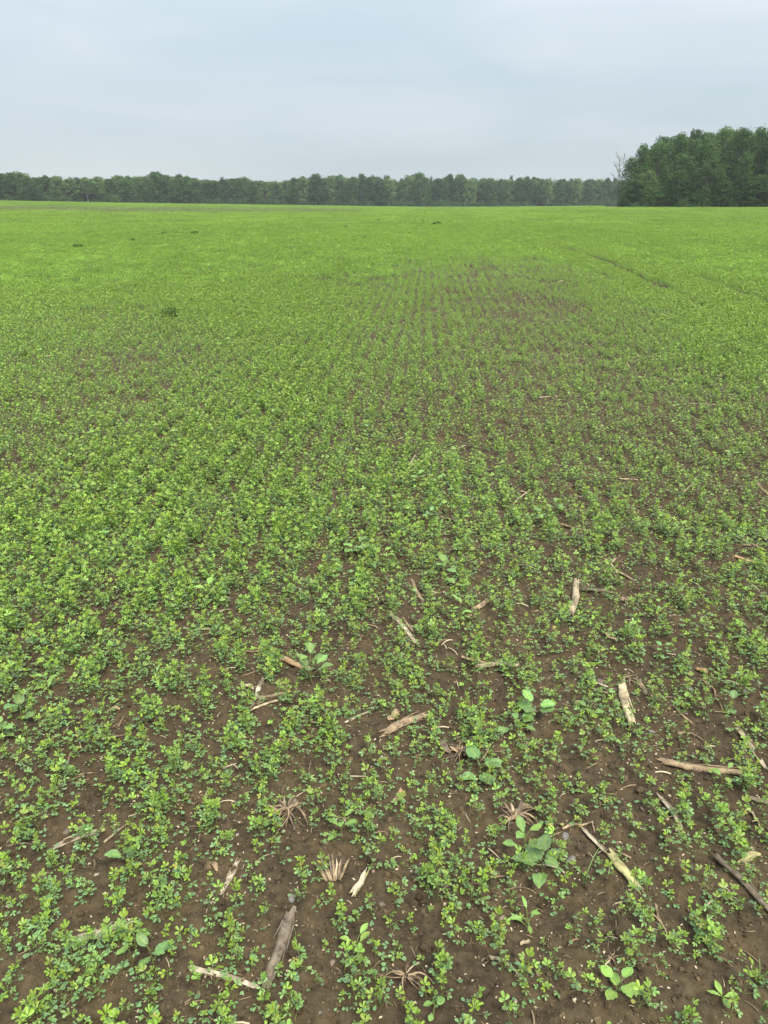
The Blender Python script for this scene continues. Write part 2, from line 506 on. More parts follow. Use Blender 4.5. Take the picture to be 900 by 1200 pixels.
def scatter(name, pts, rots, scl, idx, meshes, label, cat, kind='stuff'):
    me = bpy.data.meshes.new(name)
    me.from_pydata([tuple(p) for p in pts], [], [])
    a = me.attributes.new('rot', 'FLOAT_VECTOR', 'POINT'); a.data.foreach_set('vector', np.asarray(rots, np.float32).ravel())
    s = me.attributes.new('scl', 'FLOAT_VECTOR', 'POINT'); s.data.foreach_set('vector', np.asarray(scl, np.float32).ravel())
    k = me.attributes.new('idx', 'INT', 'POINT'); k.data.foreach_set('value', np.asarray(idx, np.int32))
    o = bpy.data.objects.new(name, me); col.objects.link(o)
    g = bpy.data.node_groups.new(name + '_nodes', 'GeometryNodeTree')
    g.interface.new_socket('Geometry', in_out='INPUT', socket_type='NodeSocketGeometry')
    g.interface.new_socket('Geometry', in_out='OUTPUT', socket_type='NodeSocketGeometry')
    gi = g.nodes.new('NodeGroupInput'); go = g.nodes.new('NodeGroupOutput')
    ci = g.nodes.new('GeometryNodeCollectionInfo'); ci.inputs['Collection'].default_value = proto_collection(name + '_kinds', meshes)
    ci.inputs['Separate Children'].default_value = True; ci.inputs['Reset Children'].default_value = True
    ip = g.nodes.new('GeometryNodeInstanceOnPoints'); ip.inputs['Pick Instance'].default_value = True

    def attr(nm, t):
        n = g.nodes.new('GeometryNodeInputNamedAttribute'); n.data_type = t; n.inputs['Name'].default_value = nm
        return n.outputs['Attribute']
    g.links.new(gi.outputs[0], ip.inputs['Points']); g.links.new(ci.outputs[0], ip.inputs['Instance'])
    g.links.new(attr('idx', 'INT'), ip.inputs['Instance Index'])
    e2r = g.nodes.new('FunctionNodeEulerToRotation')
    g.links.new(attr('rot', 'FLOAT_VECTOR'), e2r.inputs[0])
    g.links.new(e2r.outputs[0], ip.inputs['Rotation'])
    g.links.new(attr('scl', 'FLOAT_VECTOR'), ip.inputs['Scale'])
    g.links.new(ip.outputs[0], go.inputs[0])
    md = o.modifiers.new('scatter', 'NODES'); md.node_group = g
    tag(o, label, cat, kind=kind)
    return o


# ------------------------------------------------------------------ ground
def build_ground():
    ang = np.concatenate([np.arange(-180, -42, 6.0), np.arange(-42, -32, 0.7), np.arange(-32, 32, 0.17), np.arange(32, 42, 0.7), np.arange(42, 180, 6.0)])
    rad = [0.25, 0.5, 0.75]
    r = 0.85
    while r < 700:
        rad.append(r)
        r *= 1.0036 if r < 4.5 else (1.007 if r < 12 else (1.014 if r < 40 else 1.045))
    rad = np.array(rad)
    A, Q = np.meshgrid(np.radians(ang), rad)
    x = Q * np.sin(A); y = Q * np.cos(A)
    z = gz(x.ravel(), y.ravel())
    nr, na = A.shape
    v = np.stack([x.ravel(), y.ravel(), z], 1)
    v = np.vstack([v, [[0, 0, float(gz(0.0, 0.0))]]])
    i = np.arange(nr - 1)[:, None] * na; j = np.arange(na)[None, :]; j2 = (j + 1) % na
    quads = np.stack([(i + j).ravel(), (i + na + j).ravel(), (i + na + j2).ravel(), (i + j2).ravel()], 1)
    quads = quads[:, ::-1]
    tris = np.array([[nr * na, (k + 1) % na, k] for k in range(na)])[:, ::-1]
    tris = tris[:, ::-1]
    me = bpy.data.meshes.new('ground')
    nl = quads.size + tris.size
    me.vertices.add(len(v)); me.vertices.foreach_set('co', v.ravel().astype(np.float32))
    me.loops.add(nl); me.loops.foreach_set('vertex_index', np.concatenate([quads.ravel(), tris.ravel()]).astype(np.int32))
    npoly = len(quads) + len(tris)
    me.polygons.add(npoly)
    st = np.concatenate([np.arange(len(quads)) * 4, len(quads) * 4 + np.arange(len(tris)) * 3])
    me.polygons.foreach_set('loop_start', st.astype(np.int32))
    me.update(calc_edges=True); me.validate()
    me.polygons.foreach_set('use_smooth', np.ones(len(me.polygons), bool))
    me.materials.append(M_soil)
    o = bpy.data.objects.new('ground', me); col.objects.link(o)
    tag(o, 'moist brown crumbly soil of the sown field', kind='structure')
    print('ground', len(v), npoly, 'normal', me.polygons[5000].normal[:])


build_ground()

# ------------------------------------------------------------------ leaves and seedlings
def leaflet(mb, base, d, n, L, W, fold, age, rnd, curl=0.0):
    if hasattr(mb, 'lo'): mb.lo.append((base.copy(), d.copy(), n.copy(), L, W, fold, age, rnd))
    d = d.normalized(); s = d.cross(n).normalized(); n = s.cross(d).normalized()
    up = n * math.sin(fold); si = math.cos(fold)
    def q(t, side, wd):
        return base + d * (L * t) + (s * side * si + up * (1 if side else 0)) * (wd * W / 2) - n * (curl * L * t * t)
    vs = [base, q(.42, -1, .74), q(.42, 0, 0), q(.42, 1, .74), q(.84, -1, .86), q(.90, 0, 0), q(.84, 1, .86), q(1.0, -1, .3), q(.97, 0, 0), q(1.0, 1, .3)]
    fs = [(0, 2, 1), (0, 3, 2), (1, 2, 5, 4), (2, 3, 6, 5), (4, 5, 8, 7), (5, 6, 9, 8)]
    mb.add(vs, fs, age, rnd)


def leaflet_lo(mb, base, d, n, L, W, age, rnd):
    d = d.normalized(); s = d.cross(n).normalized()
    vs = [base, base + d * L * .6 - s * W * .5, base + d * L, base + d * L * .6 + s * W * .5]
    mb.add(vs, [(0, 3, 2, 1)], age, rnd)


def trifoliate(rg, d, n, L, age, closed):
    """leaf with three leaflets, its base at the origin"""
    mb = MB(); mb.lo = []; rnd = rg.random()
    d = d.normalized(); s = d.cross(n).normalized()
    W = L * rg.uniform(.60, .74)
    fold = rg.uniform(.15, .5) + closed * .65
    sp_ = R(rg.uniform(58, 78)) * (1 - .62 * closed)
    leaflet(mb, d * L * .14, d, n, L, W, fold, age, rnd, rg.uniform(-.1, .25))
    for sg in (-1, 1):
        dd = d * math.cos(sp_) + s * sg * math.sin(sp_) + n * rg.uniform(-.12, .2)
        leaflet(mb, Vector((0, 0, 0)), dd, n + s * sg * rg.uniform(-.1, .3), L * rg.uniform(.86, 1), W, fold, age, (min(.955, max(0, rnd + rg.uniform(-.15, .15))) if rnd < .965 else rnd), rg.uniform(-.1, .25))
    return mb


def bez(a, b, c, n):
    return [a * (1 - t) ** 2 + b * 2 * t * (1 - t) + c * t * t for t in [i / n for i in range(n + 1)]]


def seedling(seed, height, nstem, nleaf, spread=1.0, young=0.6):
    """returns (stem MB, [(leaf position, leaf MB)])"""
    rg = random.Random(seed)
    st = MB(); leaves = []
    Z = Vector((0, 0, 1)); slant = Vector((.55 * height, .2 * height, 0)) if seed - 100 in (16, 17) else Vector((0, 0, 0))
    for k in range(nstem):
        h = 1.12 * height * rg.uniform(.72, 1.0) * (1 if k == 0 else .82)
        a = rg.uniform(0, 2 * PI); off = Vector((math.cos(a), math.sin(a), 0)) * (0 if k == 0 else rg.uniform(.006, .016))
        lean = Vector((rg.uniform(-1, 1), rg.uniform(-1, 1), 0)) * .22 * h + off * 1.2 + slant
        p0 = off + Vector((0, 0, -.012)); p2 = off + lean + Z * h
        stem = bez(p0, off + Z * h * .5 + Vector((rg.uniform(-1, 1), rg.uniform(-1, 1), 0)) * h * .1, p2, 6)
        rr = rg.uniform(.0009, .0013)
        for i in range(6):
            st.tube(stem[i:i + 2], [rr * (1 - i * .09), rr * (1 - (i + 1) * .09)], 3, age=i / 5)
        az = rg.uniform(0, 2 * PI)
        for j in range(nleaf):
            t = (j + .6) / nleaf
            az += R(rg.uniform(120, 165))
            node = stem[min(6, int(1 + t * 5))]
            if t < .38:                       # older leaves: long petioles, spread out, blue green
                ln = rg.uniform(.014, .034) * spread; el = R(rg.uniform(12, 50)); age = rg.uniform(0, .35); L = rg.uniform(.0100, .0145); closed = rg.uniform(0, .15)
            elif t < .72:
                ln = rg.uniform(.006, .018) * spread; el = R(rg.uniform(35, 68)); age = rg.uniform(.35, young + .3); L = rg.uniform(.0105, .0155); closed = rg.uniform(0, .5)
            else:                             # young leaves at the tip: upright, folded, bright
                ln = rg.uniform(.003, .010); el = R(rg.uniform(48, 82)); age = rg.uniform(min(.9, young + .1), 1); L = rg.uniform(.012, .018); closed = rg.uniform(.15, .8)
            o_ = Vector((math.cos(az), math.sin(az), 0))
            d1 = o_ * math.cos(el) + Z * math.sin(el)
            tip = node + d1 * ln
            if tip.z < .012: tip.z = rg.uniform(.012, .02)
            mid = node + d1 * ln * .5 + Z * ln * .18
            pt = bez(node, mid, tip, 3)
            st.tube(pt, [.0006, .00055, .0005, .00045], 3, age=.5 + .5 * age)
            if t >= .72: ld = o_ * .75 + Z * rg.uniform(.35, .95)
            else: ld = o_ + Z * rg.uniform(-.15, .45)
            nn = (Z - o_ * (.3 if t < .72 else .9) + Vector((rg.uniform(-.35, .35), rg.uniform(-.35, .35), 0))).normalized()
            leaves.append((tip, trifoliate(rg, ld, nn, L, age, closed)))
        if k == 0:                            # round first leaf and cotyledons near the soil
            for j in range(rg.randint(1, 3)):
                az = rg.uniform(0, 2 * PI); o_ = Vector((math.cos(az), math.sin(az), 0)); ln = rg.uniform(.014, .034)
                tip = o_ * ln + Z * rg.uniform(.006, .022)
                st.tube(bez(Z * .006, o_ * ln * .5 + Z * .022, tip, 3), [.0006, .0005, .0005, .0005], 3, age=.35)
                mb = MB(); mb.lo = []; leaflet(mb, Vector((0, 0, 0)), o_ + Z * .1, Z, rg.uniform(.012, .016), rg.uniform(.011, .015), .12, rg.uniform(0, .12), rg.random(), .1)
                leaves.append((tip, mb))
    return st, leaves


FORMS = [  # (word, height, stems, leaves per stem, spread, young)
    ('bushy', .078, 3, 6, 1.0, .6), ('bushy', .066, 2, 7, 1.1, .5), ('tall', .105, 2, 8, .8, .7), ('tall', .095, 1, 9, .85, .75), ('tall', .088, 1, 8, .7, .8),
    ('slender', .080, 1, 6, .8, .6), ('slender', .070, 1, 6, .9, .45), ('slender', .062, 1, 5, 1.0, .7), ('small', .042, 1, 4, 1.0, .35), ('small', .034, 1, 3, .9, .5), ('small', .050, 1, 4, .8, .7),
    ('leafy', .076, 2, 6, 1.05, .5), ('leafy', .086, 1, 9, 1.0, .65), ('leafy', .070, 1, 8, 1.1, .4), ('spreading', .048, 1, 6, 1.4, .2), ('spreading', .056, 2, 4, 1.3, .25),
    ('leaning', .070, 1, 7, .9, .6), ('leaning', .080, 2, 5, .9, .5)]
SEED = [seedling(100 + i, *f[1:]) for i, f in enumerate(FORMS)]
seed_joined = []
for i, (st, lv) in enumerate(SEED):
    mb = MB(); mb.merge(st); mb.mi = [1] * len(mb.f)
    for p, l in lv: mb.merge(l, Matrix.Translation(p))
    seed_joined.append(mb)
seed_meshes = [mb.mesh('seedling_%02d' % i, [M_leaf, M_stem]) for i, mb in enumerate(seed_joined)]
stem_meshes = [st.mesh('seedling_stem', [M_stem]) for st, lv in SEED]
leaf_meshes = [[(p, l.mesh('seedling_leaf', [M_leaf])) for p, l in lv] for st, lv in SEED]
FORM_W = {True: np.array([6, 6, 8, 8, 8, 8, 8, 6, 4, 3, 4, 7, 8, 6, 3, 3, 4, 4.]), False: np.array([3, 4, 4, 5, 5, 8, 9, 8, 8, 8, 8, 5, 6, 6, 6, 4, 4, 3.])}


def plant_points(rmin, rmax, amax=R(35), dens=1000.0, seed=3):
    """positions in drilled rows within a fan, thinned by the cover map"""
    g = np.random.default_rng(seed)
    hw = rmax * math.sin(amax) + .3
    q = np.arange(-hw, hw, ROW_GAP)
    per = dens * ROW_GAP
    n = int(per * rmax)
    Q = np.repeat(q, n)
    a = g.uniform(0, rmax, len(Q)) if True else 0
    wob = 0.010 * rn(Q * 3, a * 1.7, 11) * 2
    Q = Q + wob + g.normal(0, 1, len(Q)) * np.where(g.random(len(Q)) < .36, .07, .028)
    x = Q * math.cos(ROW) + a * math.sin(ROW); y = -Q * math.sin(ROW) + a * math.cos(ROW)
    r = np.hypot(x, y); az = np.arctan2(x, y + 2.2)
    k = (r > rmin) & (r < rmax) & (np.abs(az) < amax) & (y > .3)
    x, y, r = x[k], y[k], r[k]
    c = cover(x, y)
    clump = rn(x / .13, y / .13, 21) + rn(x / .6, y / .6, 22) * .8 + rn(x / .05, y / .05, 23) * .6
    far_ = smooth(3.5, 7, r)
    c = c * (1 - far_) * .80 + c ** 1.65 * .93 * far_
    p = np.clip(c * (1 + (.85 + .4 * far_) * clump * (1.25 - c)), 0, 1)
    k = g.random(len(x)) < p * np.where(c < .9, .95, 1)
    return x[k], y[k], c[k]


# ------------------------------------------------------------------ corn stalks, roots, stones, weeds (all lie or stand on the soil)
LAND = []        # (short name, x, y) landmarks used to tell seedlings apart
OCC = []         # (x, y, radius) spots kept clear of seedlings


def lay(u0, v0, u1, v1):
    x0, y0 = P(u0, v0); x1, y1 = P(u1, v1)
    return x0, y0, x1, y1


def stalk(u0, v0, u1, v1, wpx, m, label, short, name='corn_stalk', cat='corn stalk', nodes=1, split=False, bend=.03, strips=1, lift=0.0, seed=0, pith=True, group='broken corn stalks on the soil', land=True):
    rg = random.Random(seed * 31 + int(u0 * 7 + v0)); random.seed(int(u0 + v0 * 3))
    x0, y0, x1, y1 = lay(u0, v0, u1, v1)
    cx, cy = (x0 + x1) / 2, (y0 + y1) / 2
    rad = wpx / 2 / float(pxm(cx, cy)) * .84
    L = math.hypot(x1 - x0, y1 - y0)
    z0 = float(gz(x0, y0)); z1 = float(gz(x1, y1)); zc = float(gz(cx, cy))
    zm = max((z0 + z1) / 2, zc) + rad * .34 + lift
    root = empty(name, (cx, cy, zm))
    yaw = math.atan2(y1 - y0, x1 - x0); pit = -math.atan2(z1 - z0, L) * .7
    root.rotation_euler = Euler((rg.uniform(-.4, .4), pit, yaw), 'XYZ')
    sides, n = (12, 16) if wpx > 5 else (7, 10)
    mb = MB(); vs = []; fs = []
    nodepos = [rg.uniform(.2, .8) for _ in range(nodes)]
    ph = rg.uniform(0, 6); ridge = [rg.uniform(-.16, .14) for _ in range(sides)]; jags = [[rg.uniform(0, 1) ** 2 * 3.2 for _ in range(sides)] for _e in (0, 1)]
    for i in range(n + 1):
        t = i / n
        X = (t - .5) * L
        Yc = math.sin(t * PI) * L * bend * (1 if seed % 2 else -1) + math.sin(t * 7 + ph) * rad * .12
        taper = 1 - .18 * t
        bulge = 1 + sum(.28 * math.exp(-((t - q) * L / (rad * .9)) ** 2) for q in nodepos)
        for k in range(sides):
            a = 2 * PI * k / sides
            rr = rad * taper * bulge * (1 + rg.uniform(-.07, .07) + ridge[k] + .07 * math.sin(a * 3 + ph + t * 2))
            jag = 0
            if i == 0: jag = -jags[0][k] * rad
            if i == n: jag = jags[1][k] * rad
            ca, sa = math.cos(a), math.sin(a)
            zz = rr * sa * (.66 if not split else .42)
            if split and sa > 0: zz = rr * (.22 - .42 * (1 - abs(ca))) * 1.0
            vs.append(Vector((X + jag, Yc + rr * ca, zz)))
    for i in range(n):
        for k in range(sides):
            a = i * sides + k; b = i * sides + (k + 1) % sides
            fs.append((a, a + sides, b + sides, b))
    mb.add(vs, fs)
    if split:                                 # trough of a split stalk is lined with pale pith
        mb.mi = [1 if 0 < k % sides < sides / 2 - 1 else 0 for k in range(len(fs))]
    me = mb.mesh('stalk_body', [m, M_pith])
    link('stalk', me, root)
    if pith:
        for e, i in ((-1, 0), (1, n)):
            pb = MB()
            ring = [vs[i * sides + k] - Vector((e * rad * .9, 0, 0)) for k in range(sides)]
            c = sum(ring, Vector()) / sides
            ring = [c + (p - c) * .85 for p in ring]; ring = [Vector((c.x, p.y, p.z)) for p in ring]
            pb.add(ring + [c], [((k + 1) % sides, k, sides) if e > 0 else (k, (k + 1) % sides, sides) for k in range(sides)])
            link('pith', pb.mesh('stalk_pith_mesh', [M_pith], False), root)
    for q in range(strips):                   # peeling bark strips
        sb = MB(); t0 = rg.uniform(.05, .5); t1 = min(1.12, t0 + rg.uniform(.3, .6)); sd = rg.choice((-1, 1))
        pts = []
        for j in range(7):
            t = t0 + (t1 - t0) * j / 6
            pts.append(Vector(((t - .5) * L, math.sin(t * PI) * L * bend * (1 if seed % 2 else -1) + sd * rad * (1.0 + .5 * (j / 6) ** 2), rad * .25 + rad * .5 * (j / 6) * rg.uniform(0, 1))))
        sb.tube(pts, [rad * .2] * 3 + [rad * .17, rad * .14, rad * .1, rad * .04], 4, squash=.35, cap=True)
        link('bark_strip', sb.mesh('bark_strip_mesh', [m]), root)
    tag(root, label, cat, group)
    if land and short: LAND.append((short, cx, cy))
    k = max(2, int(L / (rad * 2 + .01)))
    for j in range(k + 1):
        t = j / k; OCC.append((x0 + (x1 - x0) * t, y0 + (y1 - y0) * t, rad + .006))
    return root


def twig(pix, wpx, m, label, short=None, name='dry_twig', cat='twig', arch=.3, group='thin dry twigs and straws on the soil', forks=0):
    rg = random.Random(int(pix[0][0] * 3 + pix[0][1]))
    pts = [P(*p) for p in pix]
    cx = sum(p[0] for p in pts) / len(pts); cy = sum(p[1] for p in pts) / len(pts)
    rad = wpx / 2 / float(pxm(cx, cy)); zc = float(gz(cx, cy))
    P3 = []
    for i in range(len(pts) - 1):
        for j in range(4):
            t = j / 4
            x = pts[i][0] * (1 - t) + pts[i + 1][0] * t; y = pts[i][1] * (1 - t) + pts[i + 1][1] * t
            P3.append(Vector((x - cx + rg.uniform(-1, 1) * rad * .5, y - cy + rg.uniform(-1, 1) * rad * .5, float(gz(x, y)) - zc + rad * (.8 + arch * math.sin((i + t) / (len(pts) - 1) * PI) * 3))))
    x, y = pts[-1]; P3.append(Vector((x - cx, y - cy, float(gz(x, y)) - zc + rad * .6)))
    n = len(P3)
    mb = MB(); mb.tube(P3, [rad * (1.1 - .6 * i / n) * rg.uniform(.85, 1.15) for i in range(n)], 6, cap=True)
    o = link(name, mb.mesh(name + '_mesh', [m]), None, (cx, cy, zc))
    for k in range(forks):
        i = rg.randint(1, n - 2); d = Vector((rg.uniform(-1, 1), rg.uniform(-1, 1), rg.uniform(.1, .5))).normalized() * rad * rg.uniform(8, 14)
        fb = MB(); fb.tube([P3[i], P3[i] + d * .5 + Vector((0, 0, rad)), P3[i] + d], [rad * .6, rad * .45, rad * .2], 5, cap=True)
        link('fork', fb.mesh('twig_fork', [m]), o)
    tag(o, label, cat, group)
    if short: LAND.append((short, cx, cy))
    return o


def root_crown(u, v, wpx, label, short, nroot=14, stub=True, m=M_root, seed=1, fan=False, group='dug up root crowns of last year corn'):
    rg = random.Random(seed); x, y = P(u, v); s = wpx / float(pxm(x, y)) / 2
    z = float(gz(x, y)); root = empty('root_crown', (x, y, z + s * .12))
    if stub:
        ns = 11 if fan else 7
        for k in range(ns):                   # torn strips of the old stem base
            a = (k / (ns - 1) - .5) * (1.3 if fan else 2.4) + rg.uniform(-.15, .15)
            L = s * (1.25 if fan else .62) * rg.uniform(.6, 1.15)
            d = Vector((math.sin(a) * .8 - .2, .9 * math.cos(a), rg.uniform(.25, .7))).normalized()
            p = Vector(((k - ns / 2) * s * (.07 if fan else .04), -s * (.45 if fan else .1) + rg.uniform(-.08, .08) * s, rg.uniform(-.02, .06) * s))
            w_ = s * rg.uniform(.045, .085)
            mb = MB(); mb.tube([p, p + d * L * .35 + Vector((0, 0, s * .05)), p + d * L * .7 + Vector((rg.uniform(-.05, .05) * s, 0, s * .03)), p + d * L], [w_, w_ * 1.15, w_ * .9, w_ * .25], 6, squash=.5, cap=True, rough=.25)
            link('stub_strip', mb.mesh('stub_strip_mesh', [(M_tan, M_grey, M_tan, M_pale)[k % 4]]), root)
    for k in range(nroot):
        a = rg.uniform(0, 2 * PI); L = s * rg.uniform(.5, 1.15)
        d = Vector((math.cos(a), math.sin(a), 0)); sd = Vector((-d.y, d.x, 0)) * rg.uniform(-.5, .5)
        lift = rg.uniform(.1, .55) * s
        p0 = d * s * .08 + Vector((0, 0, rg.uniform(0, .25) * s)); p3 = d * L + sd * L
        ex, ey = x + p3.x, y + p3.y
        p3.z = float(gz(ex, ey)) - z - s * .1 + .002
        pts = bez(p0, d * L * .5 - sd * L * .5 + Vector((0, 0, lift)), p3, 6)
        r0 = s * rg.uniform(.03, .065)
        mb = MB(); mb.tube(pts, [r0 * (1 - .12 * i) for i in range(7)], 5, rough=.2)
        link('root', mb.mesh('root_mesh', [rg.choice([m, M_tan, M_grey if k % 2 else M_root])]), root)
    tag(root, label, 'root crown', group)
    LAND.append((short, x, y)); OCC.append((x, y, s * .45))
    return root


def dry_leaf(u0, v0, u1, v1, wpx, m, label, short=None, seed=0, name='dry_husk', curl=1.0, group='shreds of dry corn husk on the soil'):
    rg = random.Random(seed + int(u0 + v0)); x0, y0, x1, y1 = lay(u0, v0, u1, v1)
    cx, cy = (x0 + x1) / 2, (y0 + y1) / 2; L = math.hypot(x1 - x0, y1 - y0); wd = wpx / float(pxm(cx, cy))
    z = max(float(gz(cx, cy)), float(gz(x0, y0)) / 2 + float(gz(x1, y1)) / 2)
    n, c = 12, 6
    vs = []; ph = rg.uniform(0, 6)
    for i in range(n + 1):
        t = i / n; ww = wd * (math.sin(PI * (t * .86 + .08)) ** .5) * rg.uniform(.85, 1.1)
        for k in range(c + 1):
            s = k / c - .5
            vs.append(Vector(((t - .5) * L + rg.uniform(-.02, .02) * L * (1 if i in (0, n) else 0), s * ww + math.sin(t * 5 + ph) * wd * .2,
                              wd * (.18 * math.sin(t * 6 + ph) + curl * 1.3 * s * s) + .0025 + rg.uniform(-.02, .02) * wd + wd * .25 * math.sin(t * PI))))
    fs = [(i * (c + 1) + k, (i + 1) * (c + 1) + k, (i + 1) * (c + 1) + k + 1, i * (c + 1) + k + 1) for i in range(n) for k in range(c)]
    mb = MB(); mb.add(vs, fs)
    o = link(name, mb.mesh(name + '_mesh', [m]), None, (cx, cy, z + .001), (0, 0, math.atan2(y1 - y0, x1 - x0)))
    md = o.modifiers.new('thickness', 'SOLIDIFY'); md.thickness = .0006
    tag(o, label, 'husk', group)
    if short: LAND.append((short, cx, cy))
    return o


def stone(u, v, wpx, m, label, short=None, seed=0, flat=.62):
    rg = random.Random(seed * 7 + int(u + v)); x, y = P(u, v); s = wpx / float(pxm(x, y)) / 2
    import bmesh
    bm = bmesh.new(); bmesh.ops.create_icosphere(bm, subdivisions=3, radius=1)
    ax = [Vector((rg.gauss(0, 1), rg.gauss(0, 1), rg.gauss(0, 1))).normalized() for _ in range(9)]
    off = [rg.uniform(.45, .85) for _ in ax]
    for vv in bm.verts:
        p = vv.co.copy()
        for a, q in zip(ax, off):             # worn facets
            d = p.dot(a)
            if d > q: p -= a * (d - q) * .95
        p *= 1 + .05 * math.sin(p.x * 4 + seed) * math.cos(p.y * 5)
        vv.co = Vector((p.x * s, p.y * s * .8, p.z * s * flat))
    me = bpy.data.meshes.new('stone_mesh'); bm.to_mesh(me); bm.free(); me.materials.append(m)
    me.polygons.foreach_set('use_smooth', np.ones(len(me.polygons), bool))
    o = link('stone', me, None, (x, y, float(gz(x, y)) + s * flat * .12), (rg.uniform(-.2, .2), rg.uniform(-.2, .2), rg.uniform(0, 6)))
    tag(o, label, 'stone', 'stones lying on the soil')
    if short: LAND.append((short, x, y))
    OCC.append((x, y, s + .004))
    return o


OUTL = {'heart': [.25, .92, 1.0, .86, .56, .04], 'round': [.35, .85, 1.0, .95, .7, .1], 'oval': [.12, .55, .95, 1.0, .7, .05], 'lance': [.15, .6, .85, .8, .5, .03]}


def broad_leaf(rg, L, W, shape, droop, fold, age):
    """a broad leaf along +X from the origin"""
    mb = MB(); prof = OUTL[shape]; n = 10; cc = 6; vs = []
    ang = 0; px = 0; pz = 0; rnd = rg.random(); ph = rg.uniform(0, 6)
    for i in range(n + 1):
        t = i / n
        wv = float(np.interp(t, np.linspace(0, 1, len(prof)), prof)) * W / 2
        if i: ang = -droop * t; px += L / n * math.cos(ang); pz += L / n * math.sin(ang)
        for k in range(cc + 1):
            s = (k / cc - .5) * 2
            back = (-.16 * L * abs(s) ** 1.5 * (1 - t) ** 3 if shape == 'heart' else 0)
            vs.append(Vector((px + back, s * wv, pz + fold * wv * abs(s) + .045 * W * math.sin(t * 22 + ph) * abs(s) + .05 * W * math.sin(t * 7 + ph + s * 3) * abs(s))))
    fs = [(i * (cc + 1) + k, (i + 1) * (cc + 1) + k, (i + 1) * (cc + 1) + k + 1, i * (cc + 1) + k + 1) for i in range(n) for k in range(cc)]
    mb.add(vs, fs, age, rnd)
    for i in range(n + 1): mb.a[i * (cc + 1) + cc // 2] = min(1.6, age + .7)
    return mb


WEEDLAND = []


def weed(u, v, leafpx, nleaf, shape, label, short, height=.05, seed=0, m=M_weed, el=(5, 40), spread=.6, aspect=.75, age=(.1, .7), name='broadleaf_weed', cat='weed', angles=None, group='broadleaf weeds among the crop', droop=.5, land=True):
    rg = random.Random(seed * 13 + int(u * 3 + v)); x, y = P(u, v); z = float(gz(x, y))
    L0 = .80 * leafpx / float(pxm(x, y))
    root = empty(name, (x, y, z - .001))
    sb = MB(); tip = Vector((rg.uniform(-.1, .1) * height, rg.uniform(-.1, .1) * height, height))
    st = bez(Vector((0, 0, -.006)), Vector((0, 0, height * .5)), tip, 4)
    sb.tube(st, [.0019, .0018, .0016, .0014, .001], 6, age=.5)
    az = rg.uniform(0, 6)
    for k in range(nleaf):
        t = (k + .5) / nleaf
        az = R(angles[k]) if angles else az + R(rg.uniform(110, 160))
        L = L0 * rg.uniform(.72, 1.05) * (1 - .3 * max(0, t - .6))
        e = R(rg.uniform(*el)) + .35 * t
        o_ = Vector((math.cos(az), math.sin(az), 0)); node = st[min(4, 1 + int(t * 4))]
        pl = L * spread * rg.uniform(.7, 1.1)
        pe = node + o_ * pl * math.cos(e) + Vector((0, 0, pl * math.sin(e)))
        if pe.z < .012: pe.z = .012
        sb.tube(bez(node, (node + pe) / 2 + Vector((0, 0, pl * .12)), pe, 3), [.0011, .001, .0009, .0008], 4, age=.7)
        lb = broad_leaf(rg, L, L * aspect * rg.uniform(.9, 1.1), shape, rg.uniform(.1, droop), rg.uniform(.05, .35), rg.uniform(*age))
        link('leaf', lb.mesh('weed_leaf_mesh', [m]), root, pe, (rg.uniform(-.25, .25), -e * .55, az))
    link('stem', sb.mesh('weed_stem_mesh', [M_stem]), root)
    tag(root, label, cat, group)
    if land and short: LAND.append((short, x, y))
    OCC.append((x, y, L0 * (.95 if name == 'oval_leaved_seedling' else .45)))
    return root


# --- stalks, near to far
stalk(341, 1077, 313, 1160, 17, M_grey, 'thick mottled grey-brown corn stalk piece near the bottom edge, left of the root tangle', 'thick mottled grey stalk', nodes=2, strips=3, bend=.01, seed=2)
stalk(224, 1138, 296, 1157, 9, M_tan, 'pale tan splintered stalk just left of the thick mottled stalk', 'tan splintered stalk', strips=3, seed=3, split=True)
stalk(96, 1100, 150, 1083, 12, M_pale, 'short flat cream stalk piece in the bottom left of the field', 'short flat cream stalk', split=True, strips=1, seed=4)
stalk(70, 991, 108, 976, 8, M_pale, 'small pale stalk splinter at the left, above the flat cream stalk', 'small pale stalk splinter', split=True, strips=1, seed=5)
stalk(262, 1048, 278, 1016, 8, M_pale, 'narrow pale split stalk standing on end left of the fanned stub', 'narrow pale split stalk', split=True, strips=2, seed=6)
stalk(716, 1009, 742, 1039, 13, M_yellow, 'short thick yellow-green stalk end right of the leafy weed clump', 'thick yellow-green stalk end', nodes=1, strips=0, bend=.0, seed=7)
stalk(686, 976, 714, 1008, 7, M_pale, 'thin bleached stalk leading up to the yellow-green stalk end', 'thin bleached stalk', nodes=0, strips=2, seed=8, split=True)
stalk(773, 939, 797, 973, 9, M_tan, 'frayed pale brown stalk slanting below the long brown stalk', 'frayed pale brown stalk', strips=4, seed=9, split=True)
stalk(776, 893, 866, 908, 11, M_tan, 'long brown stalk lying crosswise near the right edge', 'long brown crosswise stalk', nodes=2, strips=2, seed=10)
stalk(842, 1014, 901, 1078, 12, M_grey, 'long dark weathered stalk running off the right edge low down', 'dark weathered stalk', nodes=2, strips=2, seed=11)
stalk(886, 937, 906, 943, 8, M_grey, 'grey stalk end poking in at the right edge', 'grey stalk end', nodes=0, strips=0, seed=12)
stalk(867, 857, 893, 897, 9, M_orange, 'orange-brown split stalk close to the right edge', 'orange-brown stalk', split=True, strips=3, seed=13)
stalk(728, 806, 740, 850, 12, M_pale, 'thick cream stalk with a pointed end, below a tuft of dry roots', 'thick cream pointed stalk', nodes=1, strips=2, bend=.01, seed=14)
stalk(749, 797, 757, 813, 7, M_tan, 'stubby stalk chip right of the dry root tuft', 'stubby stalk chip', nodes=0, strips=1, seed=15)
